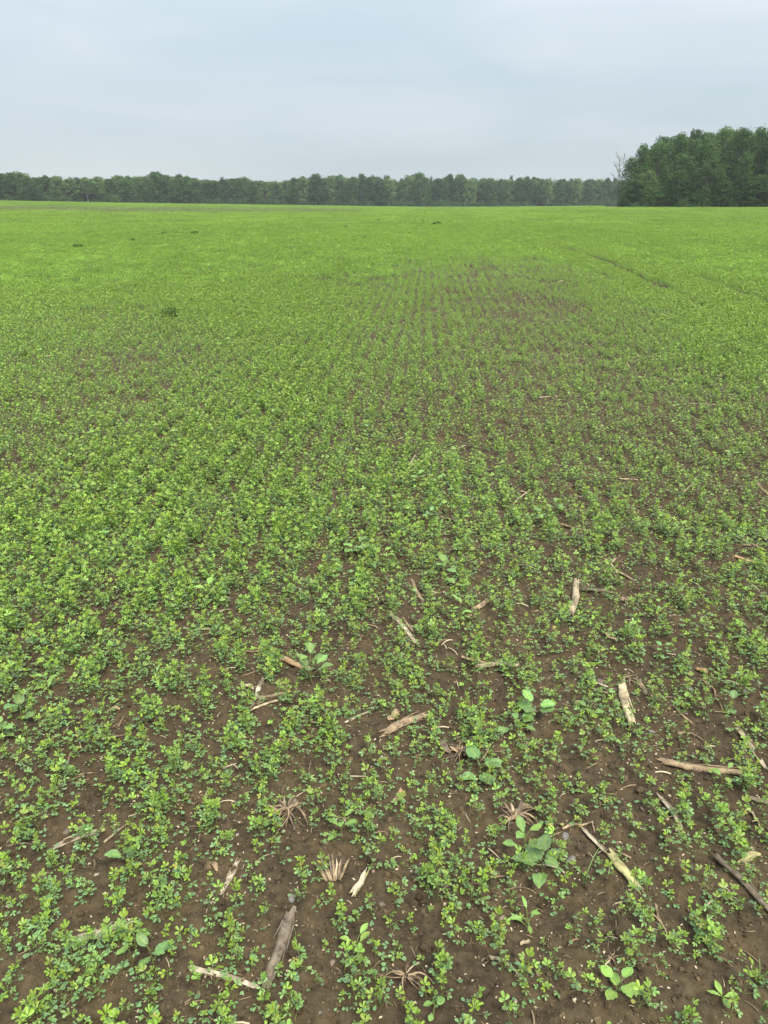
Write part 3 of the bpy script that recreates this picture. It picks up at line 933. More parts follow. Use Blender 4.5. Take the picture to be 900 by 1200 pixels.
stalk(669, 719, 675, 686, 10, M_pale, 'pale upright stalk with a dark lower end in the middle right', 'pale stalk with dark end', nodes=1, strips=1, seed=16)
stalk(563, 784, 604, 783, 7, M_pale, 'lower of two crossing cream stalks right of the centre', 'lower cream crossing stalk', nodes=1, strips=1, seed=17)
stalk(541, 772, 574, 781, 5, M_tan, 'upper and thinner of two crossing cream stalks', 'upper cream crossing stalk', nodes=0, strips=1, seed=18)
stalk(452, 865, 494, 844, 10, M_tan, 'thick pale stalk half buried left of the dark crumpled residue', 'thick half buried pale stalk', nodes=1, strips=3, seed=19)
stalk(336, 775, 362, 788, 9, M_orange, 'short orange-brown stalk behind a broadleaf weed left of centre', 'short orange-brown stalk', nodes=1, strips=1, seed=20)
stalk(458, 726, 487, 757, 5.5, M_pale, 'slim cream stalk slanting in the open soil near the centre', 'slim cream stalk', nodes=0, strips=2, seed=21, split=True)
stalk(468, 722, 484, 743, 3.5, M_tan, 'thin dull straw beside the slim cream stalk', None, nodes=0, strips=0, seed=22, pith=False)
stalk(409, 851, 431, 838, 6, M_grey, 'flat grey stalk flake under seedlings left of centre', 'flat grey stalk flake', split=True, nodes=0, strips=0, seed=23)
stalk(484, 683, 496, 707, 5, M_tan, 'small brown stalk bit behind the open patch of soil', 'small brown stalk bit', nodes=0, strips=1, seed=24)
stalk(301, 820, 309, 797, 6, M_pale, 'upright pale chip in a heap of stalk bits left of centre', 'upright pale chip', split=True, nodes=0, strips=1, seed=25)
stalk(300, 822, 332, 815, 5, M_tan, 'flat brown splinter in a heap of stalk bits left of centre', None, nodes=0, strips=1, seed=26)
stalk(298, 836, 324, 826, 4, M_pale, 'lowest thin splinter of the heap of stalk bits', None, nodes=0, strips=0, seed=27, pith=False)
stalk(677, 691, 712, 692, 7, M_grey, 'dark rotten stalk lying beside the pale upright stalk', 'dark rotten stalk', nodes=1, strips=0, seed=28)
stalk(712, 663, 742, 681, 5, M_tan, 'brown stalk above the dark rotten stalk', 'brown stalk', nodes=1, strips=2, seed=29)
stalk(861, 655, 887, 664, 5, M_orange, 'reddish stalk piece near the right edge, middle distance', 'reddish stalk piece', nodes=0, strips=1, seed=30)
stalk(806, 474, 842, 474, 3.2, M_pale, 'straight cream straw lying level in the distant right of the bare strip', None, nodes=0, strips=0, seed=31, pith=False)
stalk(524, 528, 545, 520, 4.5, M_pale, 'small cream chip on the bare strip above the centre', None, nodes=0, strips=1, seed=32, split=True)
stalk(481, 548, 486, 536, 3.5, M_pale, 'tiny upright cream chip left of the cream chip above centre', None, nodes=0, strips=0, seed=33, split=True, pith=False)
stalk(728, 560, 744, 563, 3, M_pale, 'little pale straw in the right part of the bare strip', None, nodes=0, strips=0, seed=34, pith=False)
stalk(600, 593, 621, 573, 3.2, M_pale, 'thin slanting straw right of the centre, middle distance', None, nodes=0, strips=0, seed=35, pith=False)
stalk(518, 607, 560, 615, 4, M_grey, 'dark stalk under seedlings just above the centre', None, nodes=1, strips=0, seed=36, pith=False)
stalk(640, 543, 702, 549, 3.2, M_grey, 'long dark stalk line across the bare strip', None, nodes=1, strips=0, seed=37, pith=False)
stalk(660, 615, 690, 622, 4, M_tan, 'tan stalk piece beside a pale broadleaf weed', None, nodes=0, strips=1, seed=38)
stalk(632, 467, 655, 464, 2.2, M_pale, 'pale straw far up the bare strip', None, nodes=0, strips=0, seed=39, pith=False)
stalk(109, 438, 124, 437, 2.5, M_pale, 'pale straw on the thin patch at the far left', None, nodes=0, strips=0, seed=40, pith=False)
stalk(758, 590, 772, 600, 4, M_pale, 'pale stalk chip in the bare strip, right of centre', None, nodes=0, strips=1, seed=41, split=True)
stalk(886, 566, 905, 586, 4, M_tan, 'brown stalk near the right edge, middle distance', None, nodes=0, strips=1, seed=42)
stalk(693, 796, 716, 806, 5, M_grey, 'dark stalk flake left of the thick cream pointed stalk', None, nodes=0, strips=0, seed=43, split=True)
stalk(790, 826, 812, 846, 4, M_tan, 'tan splinter between seedlings below the stubby chip', None, nodes=0, strips=1, seed=44)
stalk(120, 868, 150, 862, 4, M_tan, 'tan splinter among dense seedlings at the left', None, nodes=0, strips=0, seed=45)
stalk(418, 1048, 427, 1035, 10, M_yellow, 'pale torn stalk chip right beside the fanned stub', 'pale torn chip', split=True, nodes=0, strips=0, seed=46)

# --- thin twigs and straws
twig([(80, 916), (95, 912), (110, 906)], 2.6, M_tan, 'thin brown twig in the upper left of the near soil', 'thin brown twig', forks=1)
twig([(122, 989), (134, 979), (149, 967)], 2.6, M_pale, 'pale slanting twig right of the small pale splinter')
twig([(573, 1127), (588, 1138), (606, 1152)], 5, M_pale, 'straight pale stick near the bottom, right of the root tangle', 'straight pale stick')
twig([(767, 1060), (770, 1078), (781, 1098)], 3.4, M_tan, 'bent tan twig on bare soil, lower right', 'bent tan twig', forks=1)
twig([(873, 946), (884, 955), (893, 973)], 3.6, M_pale, 'pale bent straw under the grey stalk end at the right', 'pale bent straw', forks=1)
twig([(658, 976), (672, 967), (694, 965), (696, 978)], 3.2, M_tan, 'crooked twig arching above the thin bleached stalk', 'crooked twig')
twig([(230, 736), (245, 738), (262, 741)], 2.6, M_pale, 'pale straw lying level in dense seedlings, left', 'level pale straw')
twig([(194, 748), (199, 738)], 4.5, M_pale, 'stubby cream twig left of the level pale straw')
twig([(278, 769), (290, 765), (306, 762)], 2.4, M_tan, 'thin dark twig on bare soil left of the orange-brown stalk')
twig([(726, 806), (733, 794), (748, 789)], 2.6, M_tan, 'curved root thread over the thick cream pointed stalk')
twig([(826, 801), (834, 808), (839, 819)], 3, M_orange, 'curled reddish twig in the right of the near field', forks=1)
twig([(793, 858), (815, 860), (827, 866)], 2.8, M_tan, 'wavy tan twig above the long brown stalk')
twig([(857, 888), (872, 886), (878, 898)], 2.4, M_tan, 'hooked straw beside the long brown stalk')
twig([(720, 653), (716, 660), (724, 672)], 2.6, M_pale, 'pale forked straw beside the brown stalk', forks=2)
twig([(604, 662), (628, 668)], 2.2, M_pale, 'pale straw near the pale broadleaf weed')
twig([(800, 577), (818, 566)], 2.0, M_pale, 'thin pale straw at the right, middle distance')
twig([(355, 846), (378, 852), (386, 860)], 2.4, M_grey, 'dark winding twig under the weed left of centre')
twig([(8, 991), (28, 992), (44, 997)], 2.6, M_grey, 'dark twig crossing the soil at the left edge')
twig([(590, 1050), (610, 1046), (628, 1050)], 2.0, M_tan, 'fine straw under the leafy weed clump')
twig([(884, 1030), (870, 1022), (862, 1014)], 2.4, M_pale, 'small pale straw by the husk at the right edge')

# --- root crowns and tangles
root_crown(337, 957, 66, 'spiky straw-coloured root crown with roots radiating, left of centre', 'spiky root crown', 22, True, seed=1)
root_crown(392, 1035, 42, 'fanned stub of split grey stalk strips just above and left of the centre bottom', 'fanned stub', 3, True, fan=True, seed=2)
root_crown(476, 1153, 62, 'low tangle of crooked brown roots at the bottom centre', 'tangle of crooked roots', 15, False, seed=3)
root_crown(603, 962, 60, 'brown root crown with thick stubs right of centre', 'brown root crown', 16, True, m=M_tan, seed=4)
root_crown(541, 882, 44, 'dark crumpled root crown behind a pale broadleaf weed', 'dark crumpled root crown', 16, True, m=M_grey, seed=5)
root_crown(740, 796, 34, 'tuft of dry roots at the top of the thick cream pointed stalk', 'dry root tuft', 12, False, seed=6)
root_crown(733, 705, 26, 'small brown root crown right of the pale upright stalk', 'small brown root crown', 10, True, seed=7)
root_crown(468, 938, 24, 'little reddish root crown in the centre of the near soil', 'little reddish root crown', 8, True, m=M_orange, seed=8)
root_crown(590, 640, 20, 'small dark root crown in the middle distance', None or 'far small root crown', 9, True, m=M_grey, seed=9)
root_crown(716, 1128, 30, 'loose nest of fine straw behind the lowest right weed', 'nest of fine straw', 12, False, m=M_tan, seed=10)
root_crown(880, 645, 30, 'tangled root crown near the right edge, middle distance', 'right-edge root crown', 12, False, m=M_tan, seed=11)
root_crown(300, 832, 34, 'root crown at the bottom of the heap of stalk bits', 'root crown in the heap', 9, False, seed=12)

# --- husks
dry_leaf(862, 1020, 891, 1012, 9, M_yellow, 'folded yellowish husk shred above the dark weathered stalk', 'yellowish husk', 1)
dry_leaf(462, 944, 474, 932, 8, M_orange, 'curled reddish husk on the little root crown', None, 2)
dry_leaf(125, 833, 140, 832, 6, M_tan, 'flat brown husk shred in the dense crop at the left', None, 3)
dry_leaf(247, 1022, 256, 1030, 6, M_tan, 'small torn husk left of the narrow split stalk', None, 4)
dry_leaf(512, 873, 528, 884, 9, M_grey, 'grey crumpled husk against the dark crumpled root crown', 'grey crumpled husk', 5)
dry_leaf(600, 955, 625, 948, 10, M_tan, 'brown husk flap on the brown root crown', None, 6)
dry_leaf(455, 850, 470, 842, 9, M_tan, 'brown husk on the thick half buried stalk', None, 7)
dry_leaf(815, 783, 828, 790, 7, M_orange, 'reddish husk shred, right of the near field', None, 8)
dry_leaf(610, 1115, 620, 1108, 5, M_pale, 'pale husk shred near the lower right weeds', None, 9)
dry_leaf(282, 805, 296, 812, 7, M_pale, 'cream husk shred at the left of the heap of stalk bits', None, 10)
dry_leaf(553, 720, 575, 712, 7, M_tan, 'tan husk shred in seedlings right of centre', None, 11)
dry_leaf(708, 742, 722, 749, 6, M_tan, 'tan husk between seedlings, right of centre', None, 12)

# --- stones
STN = [(670, 1011, 15, M_st_grey, 'smooth grey stone behind the leafy weed clump', 'smooth grey stone'), (342, 1058, 12, M_st_grey, 'grey stone at the top of the thick mottled stalk', 'grey stone'),
       (662, 982, 12, M_st_grey, 'grey stone by the crooked twig', None), (703, 795, 14, M_st_brown, 'flat brown stone left of the dry root tuft', 'flat brown stone'),
       (677, 826, 11, M_st_pink, 'pinkish stone left of the thick cream pointed stalk', 'pinkish stone'), (872, 812, 10, M_st_grey, 'grey stone near the right edge', None),
       (588, 1082, 9, M_st_pink, 'small pink stone on bare soil right of the bottom centre', 'small pink stone'), (390, 1133, 9, M_st_pink, 'small pink stone left of the root tangle', None),
       (79, 978, 12, M_st_brown, 'brown stone against the small pale splinter', None), (131, 998, 11, M_st_pale, 'pale stone below the slanting twig', 'pale stone'),
       (113, 1027, 8, M_st_pale, 'small pale stone in the left of the near soil', None), (448, 1068, 11, M_st_brown, 'flat brown stone in the open soil at the bottom centre', None),
       (629, 1147, 9, M_st_pink, 'pink stone beside the lower right seedlings', None), (251, 1050, 7, M_st_grey, 'small grey stone by the narrow split stalk', None),
       (604, 1180, 7, M_st_pale, 'tiny cream stone at the bottom edge', None), (764, 855, 9, M_st_grey, 'small grey stone right of the cream pointed stalk', None),
       (688, 857, 8, M_st_brown, 'small brown stone in bare soil right of centre', None), (809, 807, 8, M_st_grey, 'small grey stone beside the curled reddish twig', None),
       (753, 948, 9, M_st_brown, 'brown stone left of the frayed brown stalk', None), (95, 969, 8, M_st_pink, 'small pink stone above the pale splinter', None),
       (186, 990, 5, M_st_pale, 'tiny white stone on open soil at the left', None), (557, 1043, 7, M_st_brown, 'small brown stone right of centre in the near soil', None),
       (300, 1000, 8, M_st_pink, 'small pink stone below the spiky root crown', None), (890, 590, 5, M_st_pink, 'small pinkish stone at the right, middle distance', None)]
for i, (u, v, wp, m, lb, sh) in enumerate(STN): stone(u, v, wp, m, lb, sh, seed=i)

# --- weeds
weed(845, 1176, 25, 4, 'oval', 'light green seedling of four long oval leaves on bare soil in the bottom right', 'four-leaved pale weed', .012, 1, aspect=.42, angles=(155, 95, 5, 268), age=(.75, 1), el=(4, 16), spread=.12, droop=.3, name='oval_leaved_seedling')
weed(562, 908, 27, 5, 'heart', 'pale weed with big scalloped heart leaves in front of the dark crumpled root crown', 'big pale heart-leaved weed', .045, 2, angles=(200, 290, 20, 110, 340), age=(.1, .4))
weed(635, 1030, 34, 6, 'heart', 'largest clump of broad blue-green leaves, left of the yellow-green stalk end', 'leafy weed clump', .05, 3, aspect=.7, angles=(250, 180, 120, 30, 300, 70), age=(.0, .45))
weed(612, 1012, 26, 6, 'oval', 'upright weed with crinkled oval leaves behind the leafy weed clump', 'crinkled oval weed', .07, 4, aspect=.55, age=(.3, .8), el=(20, 55))
weed(149, 1012, 22, 3, 'heart', 'single upturned heart-shaped leaf on a short stem at the left', 'single heart-leaf weed', .035, 5, angles=(80, 200, 330), el=(35, 60), age=(.1, .3))
weed(180, 1132, 25, 4, 'heart', 'broad blue-green weed left of the splintered stalk', 'broad blue-green weed', .045, 6, angles=(60, 250, 340, 150), age=(.0, .3))
weed(160, 1118, 22, 4, 'oval', 'weed with white flecked oval leaves beside the broad blue-green weed', 'flecked oval weed', .05, 7, aspect=.6, age=(.4, .7))
weed(400, 985, 22, 6, 'oval', 'weed of crossing oval leaves right of the spiky root crown', 'crossing oval-leaf weed', .05, 8, aspect=.55, el=(25, 60), age=(.4, .8))
weed(417, 1119, 21, 5, 'oval', 'bright oval-leaved weed left of the root tangle', 'bright oval-leaf weed', .03, 9, aspect=.5, age=(.6, 1), el=(15, 45))
weed(722, 1172, 26, 6, 'round', 'rounded yellow-green weed at the bottom edge right of centre', 'rounded yellow-green weed', .045, 10, age=(.4, 1), el=(5, 35))
weed(618, 1094, 22, 6, 'lance', 'weed with pointed leaves like a star above the lower right seedlings', 'star-shaped weed', .05, 11, aspect=.42, age=(.3, .8), el=(10, 40))
weed(27, 845, 24, 3, 'heart', 'wide pale heart leaf near the left edge', 'wide heart-leaf weed', .05, 12, el=(30, 60), age=(.1, .3))
weed(57, 812, 15, 4, 'oval', 'pale green weed with upright oval leaves near the left edge', 'pale upright weed', .06, 13, aspect=.5, el=(30, 65), age=(.6, .9))
weed(420, 652, 17, 6, 'round', 'pale round-leaved weed just above the centre', 'pale round-leaved weed', .06, 14, age=(.1, .5))
weed(448, 662, 16, 5, 'oval', 'green weed right of the pale round-leaved weed', 'green central weed', .06, 15, age=(.4, .8))
weed(520, 681, 17, 6, 'round', 'bushy weed with a pale round leaf right of the centre', 'bushy central weed', .06, 16, age=(.1, .6))
weed(545, 650, 16, 7, 'lance', 'feathery spreading weed above the bushy central weed', 'feathery weed', .05, 17, aspect=.4, age=(.4, .8))
weed(365, 805, 25, 8, 'oval', 'tall bushy weed in front of the short orange-brown stalk', 'tall bushy weed', .09, 18, aspect=.55, el=(15, 60), age=(.2, .7))
weed(856, 834, 19, 3, 'round', 'weed with one round blue-green leaf near the right edge', 'round blue-green leaf weed', .05, 19, el=(30, 60), age=(.0, .1), angles=(250, 60, 160))
weed(776, 765, 13, 5, 'round', 'small round-leaved weed right of the small brown root crown', 'small round-leaved weed', .05, 20, age=(.1, .5))
weed(636, 615, 14, 6, 'heart', 'pale broadleaf weed left of the tan stalk piece', 'pale broadleaf weed', .06, 21, age=(.1, .4))
weed(795, 634, 14, 8, 'lance', 'tall feathery bright weed right of centre, middle distance', 'tall feathery weed', .09, 22, aspect=.4, el=(30, 70), age=(.5, .9))
weed(624, 846, 24, 6, 'round', 'pale wide weed left of the pinkish stone', 'pale wide weed', .05, 23, age=(.1, .45))
weed(606, 862, 19, 5, 'oval', 'small dull weed left of the pale wide weed', 'small dull weed', .05, 24, age=(.0, .3))
weed(540, 731, 16, 8, 'lance', 'bushy star-shaped weed right of the slim cream stalk', 'bushy star-shaped weed', .08, 25, aspect=.4, el=(20, 70), age=(.4, .9))
weed(690, 838, 14, 4, 'oval', 'little pale weed beside the small brown stone', None, .04, 26, age=(.2, .6))
weed(803, 825, 12, 4, 'round', 'little yellow weed right of the cream pointed stalk', None, .035, 27, age=(.7, 1))
weed(245, 705, 15, 5, 'oval', 'bright oval-leaved weed in the left middle of the crop', 'bright left weed', .07, 28, age=(.7, 1), el=(25, 60))
weed(127, 640, 14, 4, 'round', 'bright rounded weed deep in the crop at the left', None, .08, 29, age=(.7, 1))
weed(490, 570, 12, 8, 'round', 'broad clump of bright weed in the upper centre', None, .07, 30, age=(.4, .9))
weed(512, 575, 12, 8, 'oval', 'clump of bright weed right of the broad upper-centre clump', None, .07, 31, age=(.4, .9))
weed(505, 612, 10, 6, 'round', 'dull round-leaved weed between the two upper-centre clumps and the centre', None, .05, 32, age=(.0, .3))
weed(855, 542, 10, 7, 'round', 'bright weed in the bare strip at the right', None, .07, 33, age=(.2, .7))
weed(795, 484, 8, 7, 'oval', 'bright weed right of the bare strip, further off', None, .07, 34, age=(.3, .8))
weed(650, 600, 12, 6, 'round', 'bluish round weed above the pale broadleaf weed', None, .06, 35, age=(.0, .3))
weed(430, 515, 9, 7, 'round', 'bluish weed at the left of the bare strip', None, .07, 36, age=(.0, .5))
weed(5, 868, 18, 5, 'heart', 'heart-leaved weed cut by the left edge', None, .05, 37, age=(.2, .5))
weed(845, 920, 14, 4, 'oval', 'small bright weed between the long brown stalk and the right edge', None, .05, 38, age=(.5, .9))
weed(508, 1196, 16, 4, 'round', 'small green weed at the bottom edge under the root tangle', None, .04, 39, age=(.3, .6))


def grass_seedling(u, v, hpx, label, seed):
    rg = random.Random(seed); x, y = P(u, v); s = hpx / float(pxm(x, y)) / .75
    root = empty('grass_seedling', (x, y, float(gz(x, y)) - .002))
    for k in range(4):
        a = rg.uniform(0, 6); d = Vector((math.cos(a), math.sin(a), 0)); L = s * rg.uniform(.6, 1.1)
        pts = bez(Vector((0, 0, 0)), d * L * .12 + Vector((0, 0, L * .7)), d * L * rg.uniform(.3, .7) + Vector((0, 0, L * rg.uniform(.6, .95))), 6)
        mb = MB(); mb.tube(pts, [.0014, .0019, .002, .0018, .0014, .0009, .0002], 4, age=rg.uniform(.4, .9), squash=.25, rnd=rg.random())
        link('blade', mb.mesh('grass_blade', [M_leaf]), root)
    tag(root, label, 'grass', 'grass seedlings')


grass_seedling(683, 1045, 42, 'grass seedling with upright blades left of the yellow-green stalk end', 1)
grass_seedling(893, 1190, 40, 'grass seedling with arching blades in the bottom right corner', 2)
grass_seedling(888, 1158, 30, 'thin grass seedling behind the bottom right corner', 3)
grass_seedling(445, 1188, 26, 'short grass seedling at the bottom edge, centre', 4)

# --- dark weed clumps standing out in the distant field
DW = [(92, 292, 10, 'dark low weed clump in the distant left of the field'), (155, 284, 6, 'small dark weed right of the dark low clump at the left'), (193, 276, 7, 'dark weed clump in the upper left field'),
      (228, 275, 8, 'dark weed clump furthest right of the upper left group'), (200, 374, 20, 'spreading dark green weed clump on the thin patch at the left'), (442, 260, 6, 'dark weed clump in the upper centre field'),
      (512, 264, 9, 'wide dark weed clump in the upper centre field'), (528, 262, 6, 'dark weed clump right of the wide upper-centre clump'), (30, 420, 12, 'dark dense weed tuft near the left edge'),
      (405, 268, 5, 'tiny dark weed left of the upper-centre clumps'), (427, 281, 5, 'tiny dark weed below the upper-centre clumps'), (848, 425, 9, 'dark weed tuft beyond the bare strip at the right'),
      (627, 294, 6, 'dark weed clump left of the wheel track'), (115, 322, 5, 'tiny dark weed in the left mid field')]
for i, (u, v, wp, lb) in enumerate(DW):
    rg = random.Random(i); x, y = P(u, v); s = wp / float(pxm(x, y)) / 2 * 1.1; h = .12 + min(s * .45, .14)
    root = empty('weed_clump', (x, y, float(gz(x, y))))
    lm = MB(); sm = MB()
    for k in range(260 if wp > 11 else 200):
        a = rg.uniform(0, 2 * PI); q = math.sqrt(rg.random()) * s; p = Vector((math.cos(a) * q, math.sin(a) * q, h * rg.uniform(.15, 1) * (1.1 - .5 * q / s)))
        d = Vector((math.cos(a) + rg.uniform(-.6, .6), math.sin(a) + rg.uniform(-.6, .6), rg.uniform(-.2, .8)))
        leaflet(lm, p, d, Vector((rg.uniform(-.4, .4), rg.uniform(-.4, .4), 1)), s * (.22 if wp > 11 else .30), s * (.13 if wp > 11 else .2), .3, rg.random() * .8, rg.random())
        if k % 6 == 0: sm.tube([Vector((q * .3 * math.cos(a), q * .3 * math.sin(a), -.01)), p], [.003, .002], 3, age=.6)
    link('foliage', lm.mesh('clump_foliage', [M_darkweed if i not in (8,) else M_weed]), root)
    link('stem', sm.mesh('clump_stem', [M_stem]), root)
    tag(root, lb, 'weed', 'dark weed clumps in the distant field')

# ------------------------------------------------------------------ the crop
x, y, c = plant_points(.60, 36.0)
_q = np.floor((x * math.cos(ROW) - y * math.sin(ROW)) / .6); _a = np.floor((x * math.sin(ROW) + y * math.cos(ROW)) / .6)
k = ~tile_used((_q + .5) * .6, (_a + .5) * .6, .6)
x, y, c = x[k], y[k], c[k]
occ = np.array(OCC)
keep = np.ones(len(x), bool)
for ox, oy, orr in occ: keep &= (np.hypot(x - ox, y - oy) > orr + .004)
x, y, c = x[keep], y[keep], c[keep]
g = np.random.default_rng(5)
z = gz(x, y)
form = np.empty(len(x), int); u_ = g.random(len(x))
for flag in (True, False):
    cw = np.cumsum(FORM_W[flag]) / FORM_W[flag].sum()
    s = (c > .62) == flag
    form[s] = np.searchsorted(cw, u_[s])
scl = g.uniform(.70, 1.15, len(x)) * np.where(np.hypot(x, y) < 4, .86 + .2 * np.clip(c, 0, 1), .70 + .38 * np.clip(c, 0, 1))
rz = g.uniform(0, 2 * PI, len(x))
# The nearest 300 that stand in the picture are things of their own.
pu, pv = project(x, y, z + .03)
infr = (pu > 4) & (pu < 896) & (pv > 0) & (pv < 1192)
near_idx = np.where(infr)[0]
near_idx = near_idx[np.argsort(-pv[near_idx])][:300]
near = np.zeros(len(x), bool); near[near_idx] = True
ORD = ['nearest', 'second nearest', 'third nearest', 'fourth nearest', 'fifth nearest', 'sixth nearest', 'seventh nearest', 'eighth nearest', 'ninth nearest', 'tenth nearest'] + ['%dth nearest' % k for k in range(11, 80)]
words = np.array([f[0] for f in FORMS])[form]
lands = [l for l in LAND if math.hypot(l[1], l[2]) < 3.2]


def side_of(dx, dy):
    return np.where(np.abs(dx) > np.abs(dy), np.where(dx < 0, 0, 1), np.where(dy < 0, 2, 3))


SIDE = ['left of', 'right of', 'in front of', 'behind']
cand = np.where(np.hypot(x, y) < 4)[0]
best = {int(i): (999, 9, None) for i in near_idx}
for sh, lx, ly in lands:
    dx = x[cand] - lx; dy = y[cand] - ly; d = np.hypot(dx, dy); sd = side_of(dx, dy); wd = words[cand]
    for k in range(4):
        for wv in set(wd):
            s = np.where((sd == k) & (wd == wv))[0]
            s = s[np.argsort(d[s])]
            for rank, j in enumerate(s[:40]):
                i = int(cand[j])
                if i in best and (rank + d[j] * 8) < best[i][0]:
                    best[i] = (rank + d[j] * 8, rank, (sh, k, wv))
used = set()
for i in near_idx:
    i = int(i)
    root = empty('alfalfa_seedling', (x[i], y[i], z[i]), rz[i], float(scl[i]))
    root.rotation_euler = (g.uniform(-.12, .12), g.uniform(-.12, .12), rz[i]); root.scale = [float(scl[i]) * q for q in (.90, .90, 1.12)]
    f = form[i]
    link('stem', stem_meshes[f], root)
    for p, me in leaf_meshes[f]: link('leaf', me, root, p)
    _, rank, key = best[i]
    lb = '%s alfalfa seedling, %s one %s the %s' % (key[2], ORD[rank], SIDE[key[1]], key[0])
    tag(root, lb, 'seedling', 'alfalfa seedlings in the nearest rows')
far_s = ~near
P3 = np.stack([x, y, z - .001], 1)[far_s]
# tiny late seedlings between the others, too many to count
g4 = np.random.default_rng(77)
ta = g4.uniform(-R(34), R(34), 80000); tr_ = np.sqrt(g4.uniform(2.4 ** 2, 14 ** 2, 80000)); tx = tr_ * np.sin(ta); ty = tr_ * np.cos(ta) - 2.0; tr_ = np.hypot(tx, ty)
kk = g4.random(len(tx)) < .52 * (.55 + .45 * np.clip(cover(tx, ty), 0, 1)) * (1 + 1.3 * rn(tx / .2, ty / .2, 71)) * np.clip(1.25 - tr_ / 14, .3, 1)
for ox, oy, orr in occ: kk &= (np.hypot(tx - ox, ty - oy) > orr * .8)
tx, ty = tx[kk], ty[kk]
tf = g4.choice([8, 9, 10, 14, 7, 5], len(tx)); ts = g4.uniform(.40, .85, len(tx)) * np.where(tf < 8, .7, 1)
P3t = np.stack([tx, ty, gz(tx, ty) - .002], 1); rott = np.stack([g4.uniform(-.25, .25, len(tx)), g4.uniform(-.25, .25, len(tx)), g4.uniform(0, 6.28, len(tx))], 1)
print('tiny', len(tx))
rot = np.stack([g.uniform(-.12, .12, far_s.sum()), g.uniform(-.12, .12, far_s.sum()), rz[far_s]], 1)
n1 = len(P3)
print('plants', n1)

# further off the crop is laid in small patches of rows
LIGHT = [[(p, q) for p, l in lv for q in l.lo] for st, lv in SEED]


def patch(seed, size, n, hs=1.0, rows=True, keep=1.0, cw=.22):
    """a square of the crop made of light copies of the seedlings: every leaflet is a folded pair of triangles"""
    rg = random.Random(seed); nrow = int(round(size / ROW_GAP)); V = []; F = []; A = []; B = []
    fw = list(FORM_W[True])
    for k in range(n):
        px = ((rg.randrange(nrow) + .5) * ROW_GAP - size / 2 + rg.gauss(0, .030)) if rows and rg.random() > .36 else rg.uniform(-.5, .5) * size
        py = rg.uniform(-.5, .5) * size; sc_ = hs * rg.uniform(.75, 1.15); rz_ = rg.uniform(0, 6.28); ca, sa = math.cos(rz_) * sc_, math.sin(rz_) * sc_
        cl = float(rn(px / cw + seed * 3.1, py / cw + seed * 1.7, 83)) + .6 * float(rn(px / cw * 2.6, py / cw * 2.6 + seed, 84))
        if rg.random() > .62 + 1.3 * cl: continue
        sc_ *= 1 + .7 * cl; ca *= 1 + .7 * cl; sa *= 1 + .7 * cl
        dr = rg.uniform(-.15, .15) + .3 * cl
        for p, (b0, d, nn, L, W, fold, age, rnd) in LIGHT[rg.choices(range(len(FORMS)), fw)[0]]:
            if keep < 1 and rg.random() > keep: continue
            g_ = 1.0 if keep == 1 else keep ** -.5
            d = d.normalized(); s_ = d.cross(nn).normalized(); nn = s_.cross(d); b_ = p + b0
            c_, u_ = math.cos(fold) * W * .5 * g_, math.sin(fold) * W * .5 * g_
            m = b_ + d * L * .62 * g_ + nn * u_; q = (b_, m - s_ * c_, b_ + d * L * g_, m + s_ * c_)
            n0 = len(V)
            V.extend((px + v.x * ca - v.y * sa, py + v.x * sa + v.y * ca, v.z * sc_) for v in q)
            F.append((n0, n0 + 2, n0 + 1)); F.append((n0, n0 + 3, n0 + 2))
            A.extend([age] * 4); B.extend([min(.955, max(0, rnd + dr))] * 4)
    mb = MB(); mb.v = V; mb.f = F; mb.a = A; mb.b = B; mb.mi = [0] * len(F)
    return mb


T1 = .60                                      # patch size, mid field
mid_meshes = []
for dn, cnt in enumerate((50, 96, 150, 225)):
    for q in range(3): mid_meshes.append(patch(dn * 10 + q, T1, cnt).mesh('crop_patch', [M_leaf_far], False))
T2 = 2.4
far_meshes = [patch(90 + q, T2, nn, 1.3, False, .34, .55).mesh('crop_patch_far', [M_leaf_far], False) for q, nn in enumerate((1900, 1900, 800, 800, 150))]


def tiles(rmin, rmax, size, amax=R(33)):
    m = int(rmax / size) + 1
    i, j = np.meshgrid(np.arange(-m, m), np.arange(0, m))
    q = (i.ravel() + .5) * size; a = (j.ravel() + .5) * size
    X = q * math.cos(ROW) + a * math.sin(ROW); Y = -q * math.sin(ROW) + a * math.cos(ROW)
    r = np.hypot(X, Y); k = (r >= rmin) & (r < rmax) & (np.abs(np.arctan2(X, Y)) < amax)
    return X[k], Y[k]


mx_, my_ = tiles(13.0, 61, T1)
k = tile_used(mx_ * math.cos(ROW) - my_ * math.sin(ROW), mx_ * math.sin(ROW) + my_ * math.cos(ROW), T1)
mx_, my_ = mx_[k], my_[k]
cm = cover(mx_, my_, False) ** 1.5 * .98 + .14 * rn(mx_ / 1.5, my_ / 1.5, 31) + .16 * rn(mx_ / .6, my_ / .6, 32) + g.normal(0, .05, len(mx_))
lvl = np.digitize(cm, [.48, .66, .84])
k = cm > .22
mx_, my_, lvl = mx_[k], my_[k], lvl[k]
mi_ = lvl * 3 + g.integers(0, 3, len(mx_))
fx_, fy_ = tiles(58.5, 385, T2)
rr_ = np.hypot(fx_, fy_); tt_ = fx_ / fy_
streak = rn(fx_ / 55 + fy_ / 200, fy_ / 9 - fx_ / 60, 41) + .4 * rn(fx_ / 9, fy_ / 3, 42)
hill = smooth(.0, -.3, tt_) * 0 + np.clip((.02 - tt_) / .25, 0, 1)
thin = (streak > .05) & (hill > .2) & (rr_ > 110)
lowd = (streak > -.08) & (hill > .1) & (rr_ > 100)
fi_ = np.where(lowd | (g.random(len(fx_)) < .12), g.integers(2, 4, len(fx_)), g.integers(0, 2, len(fx_)))
fi_ = np.where(thin, 4, fi_)
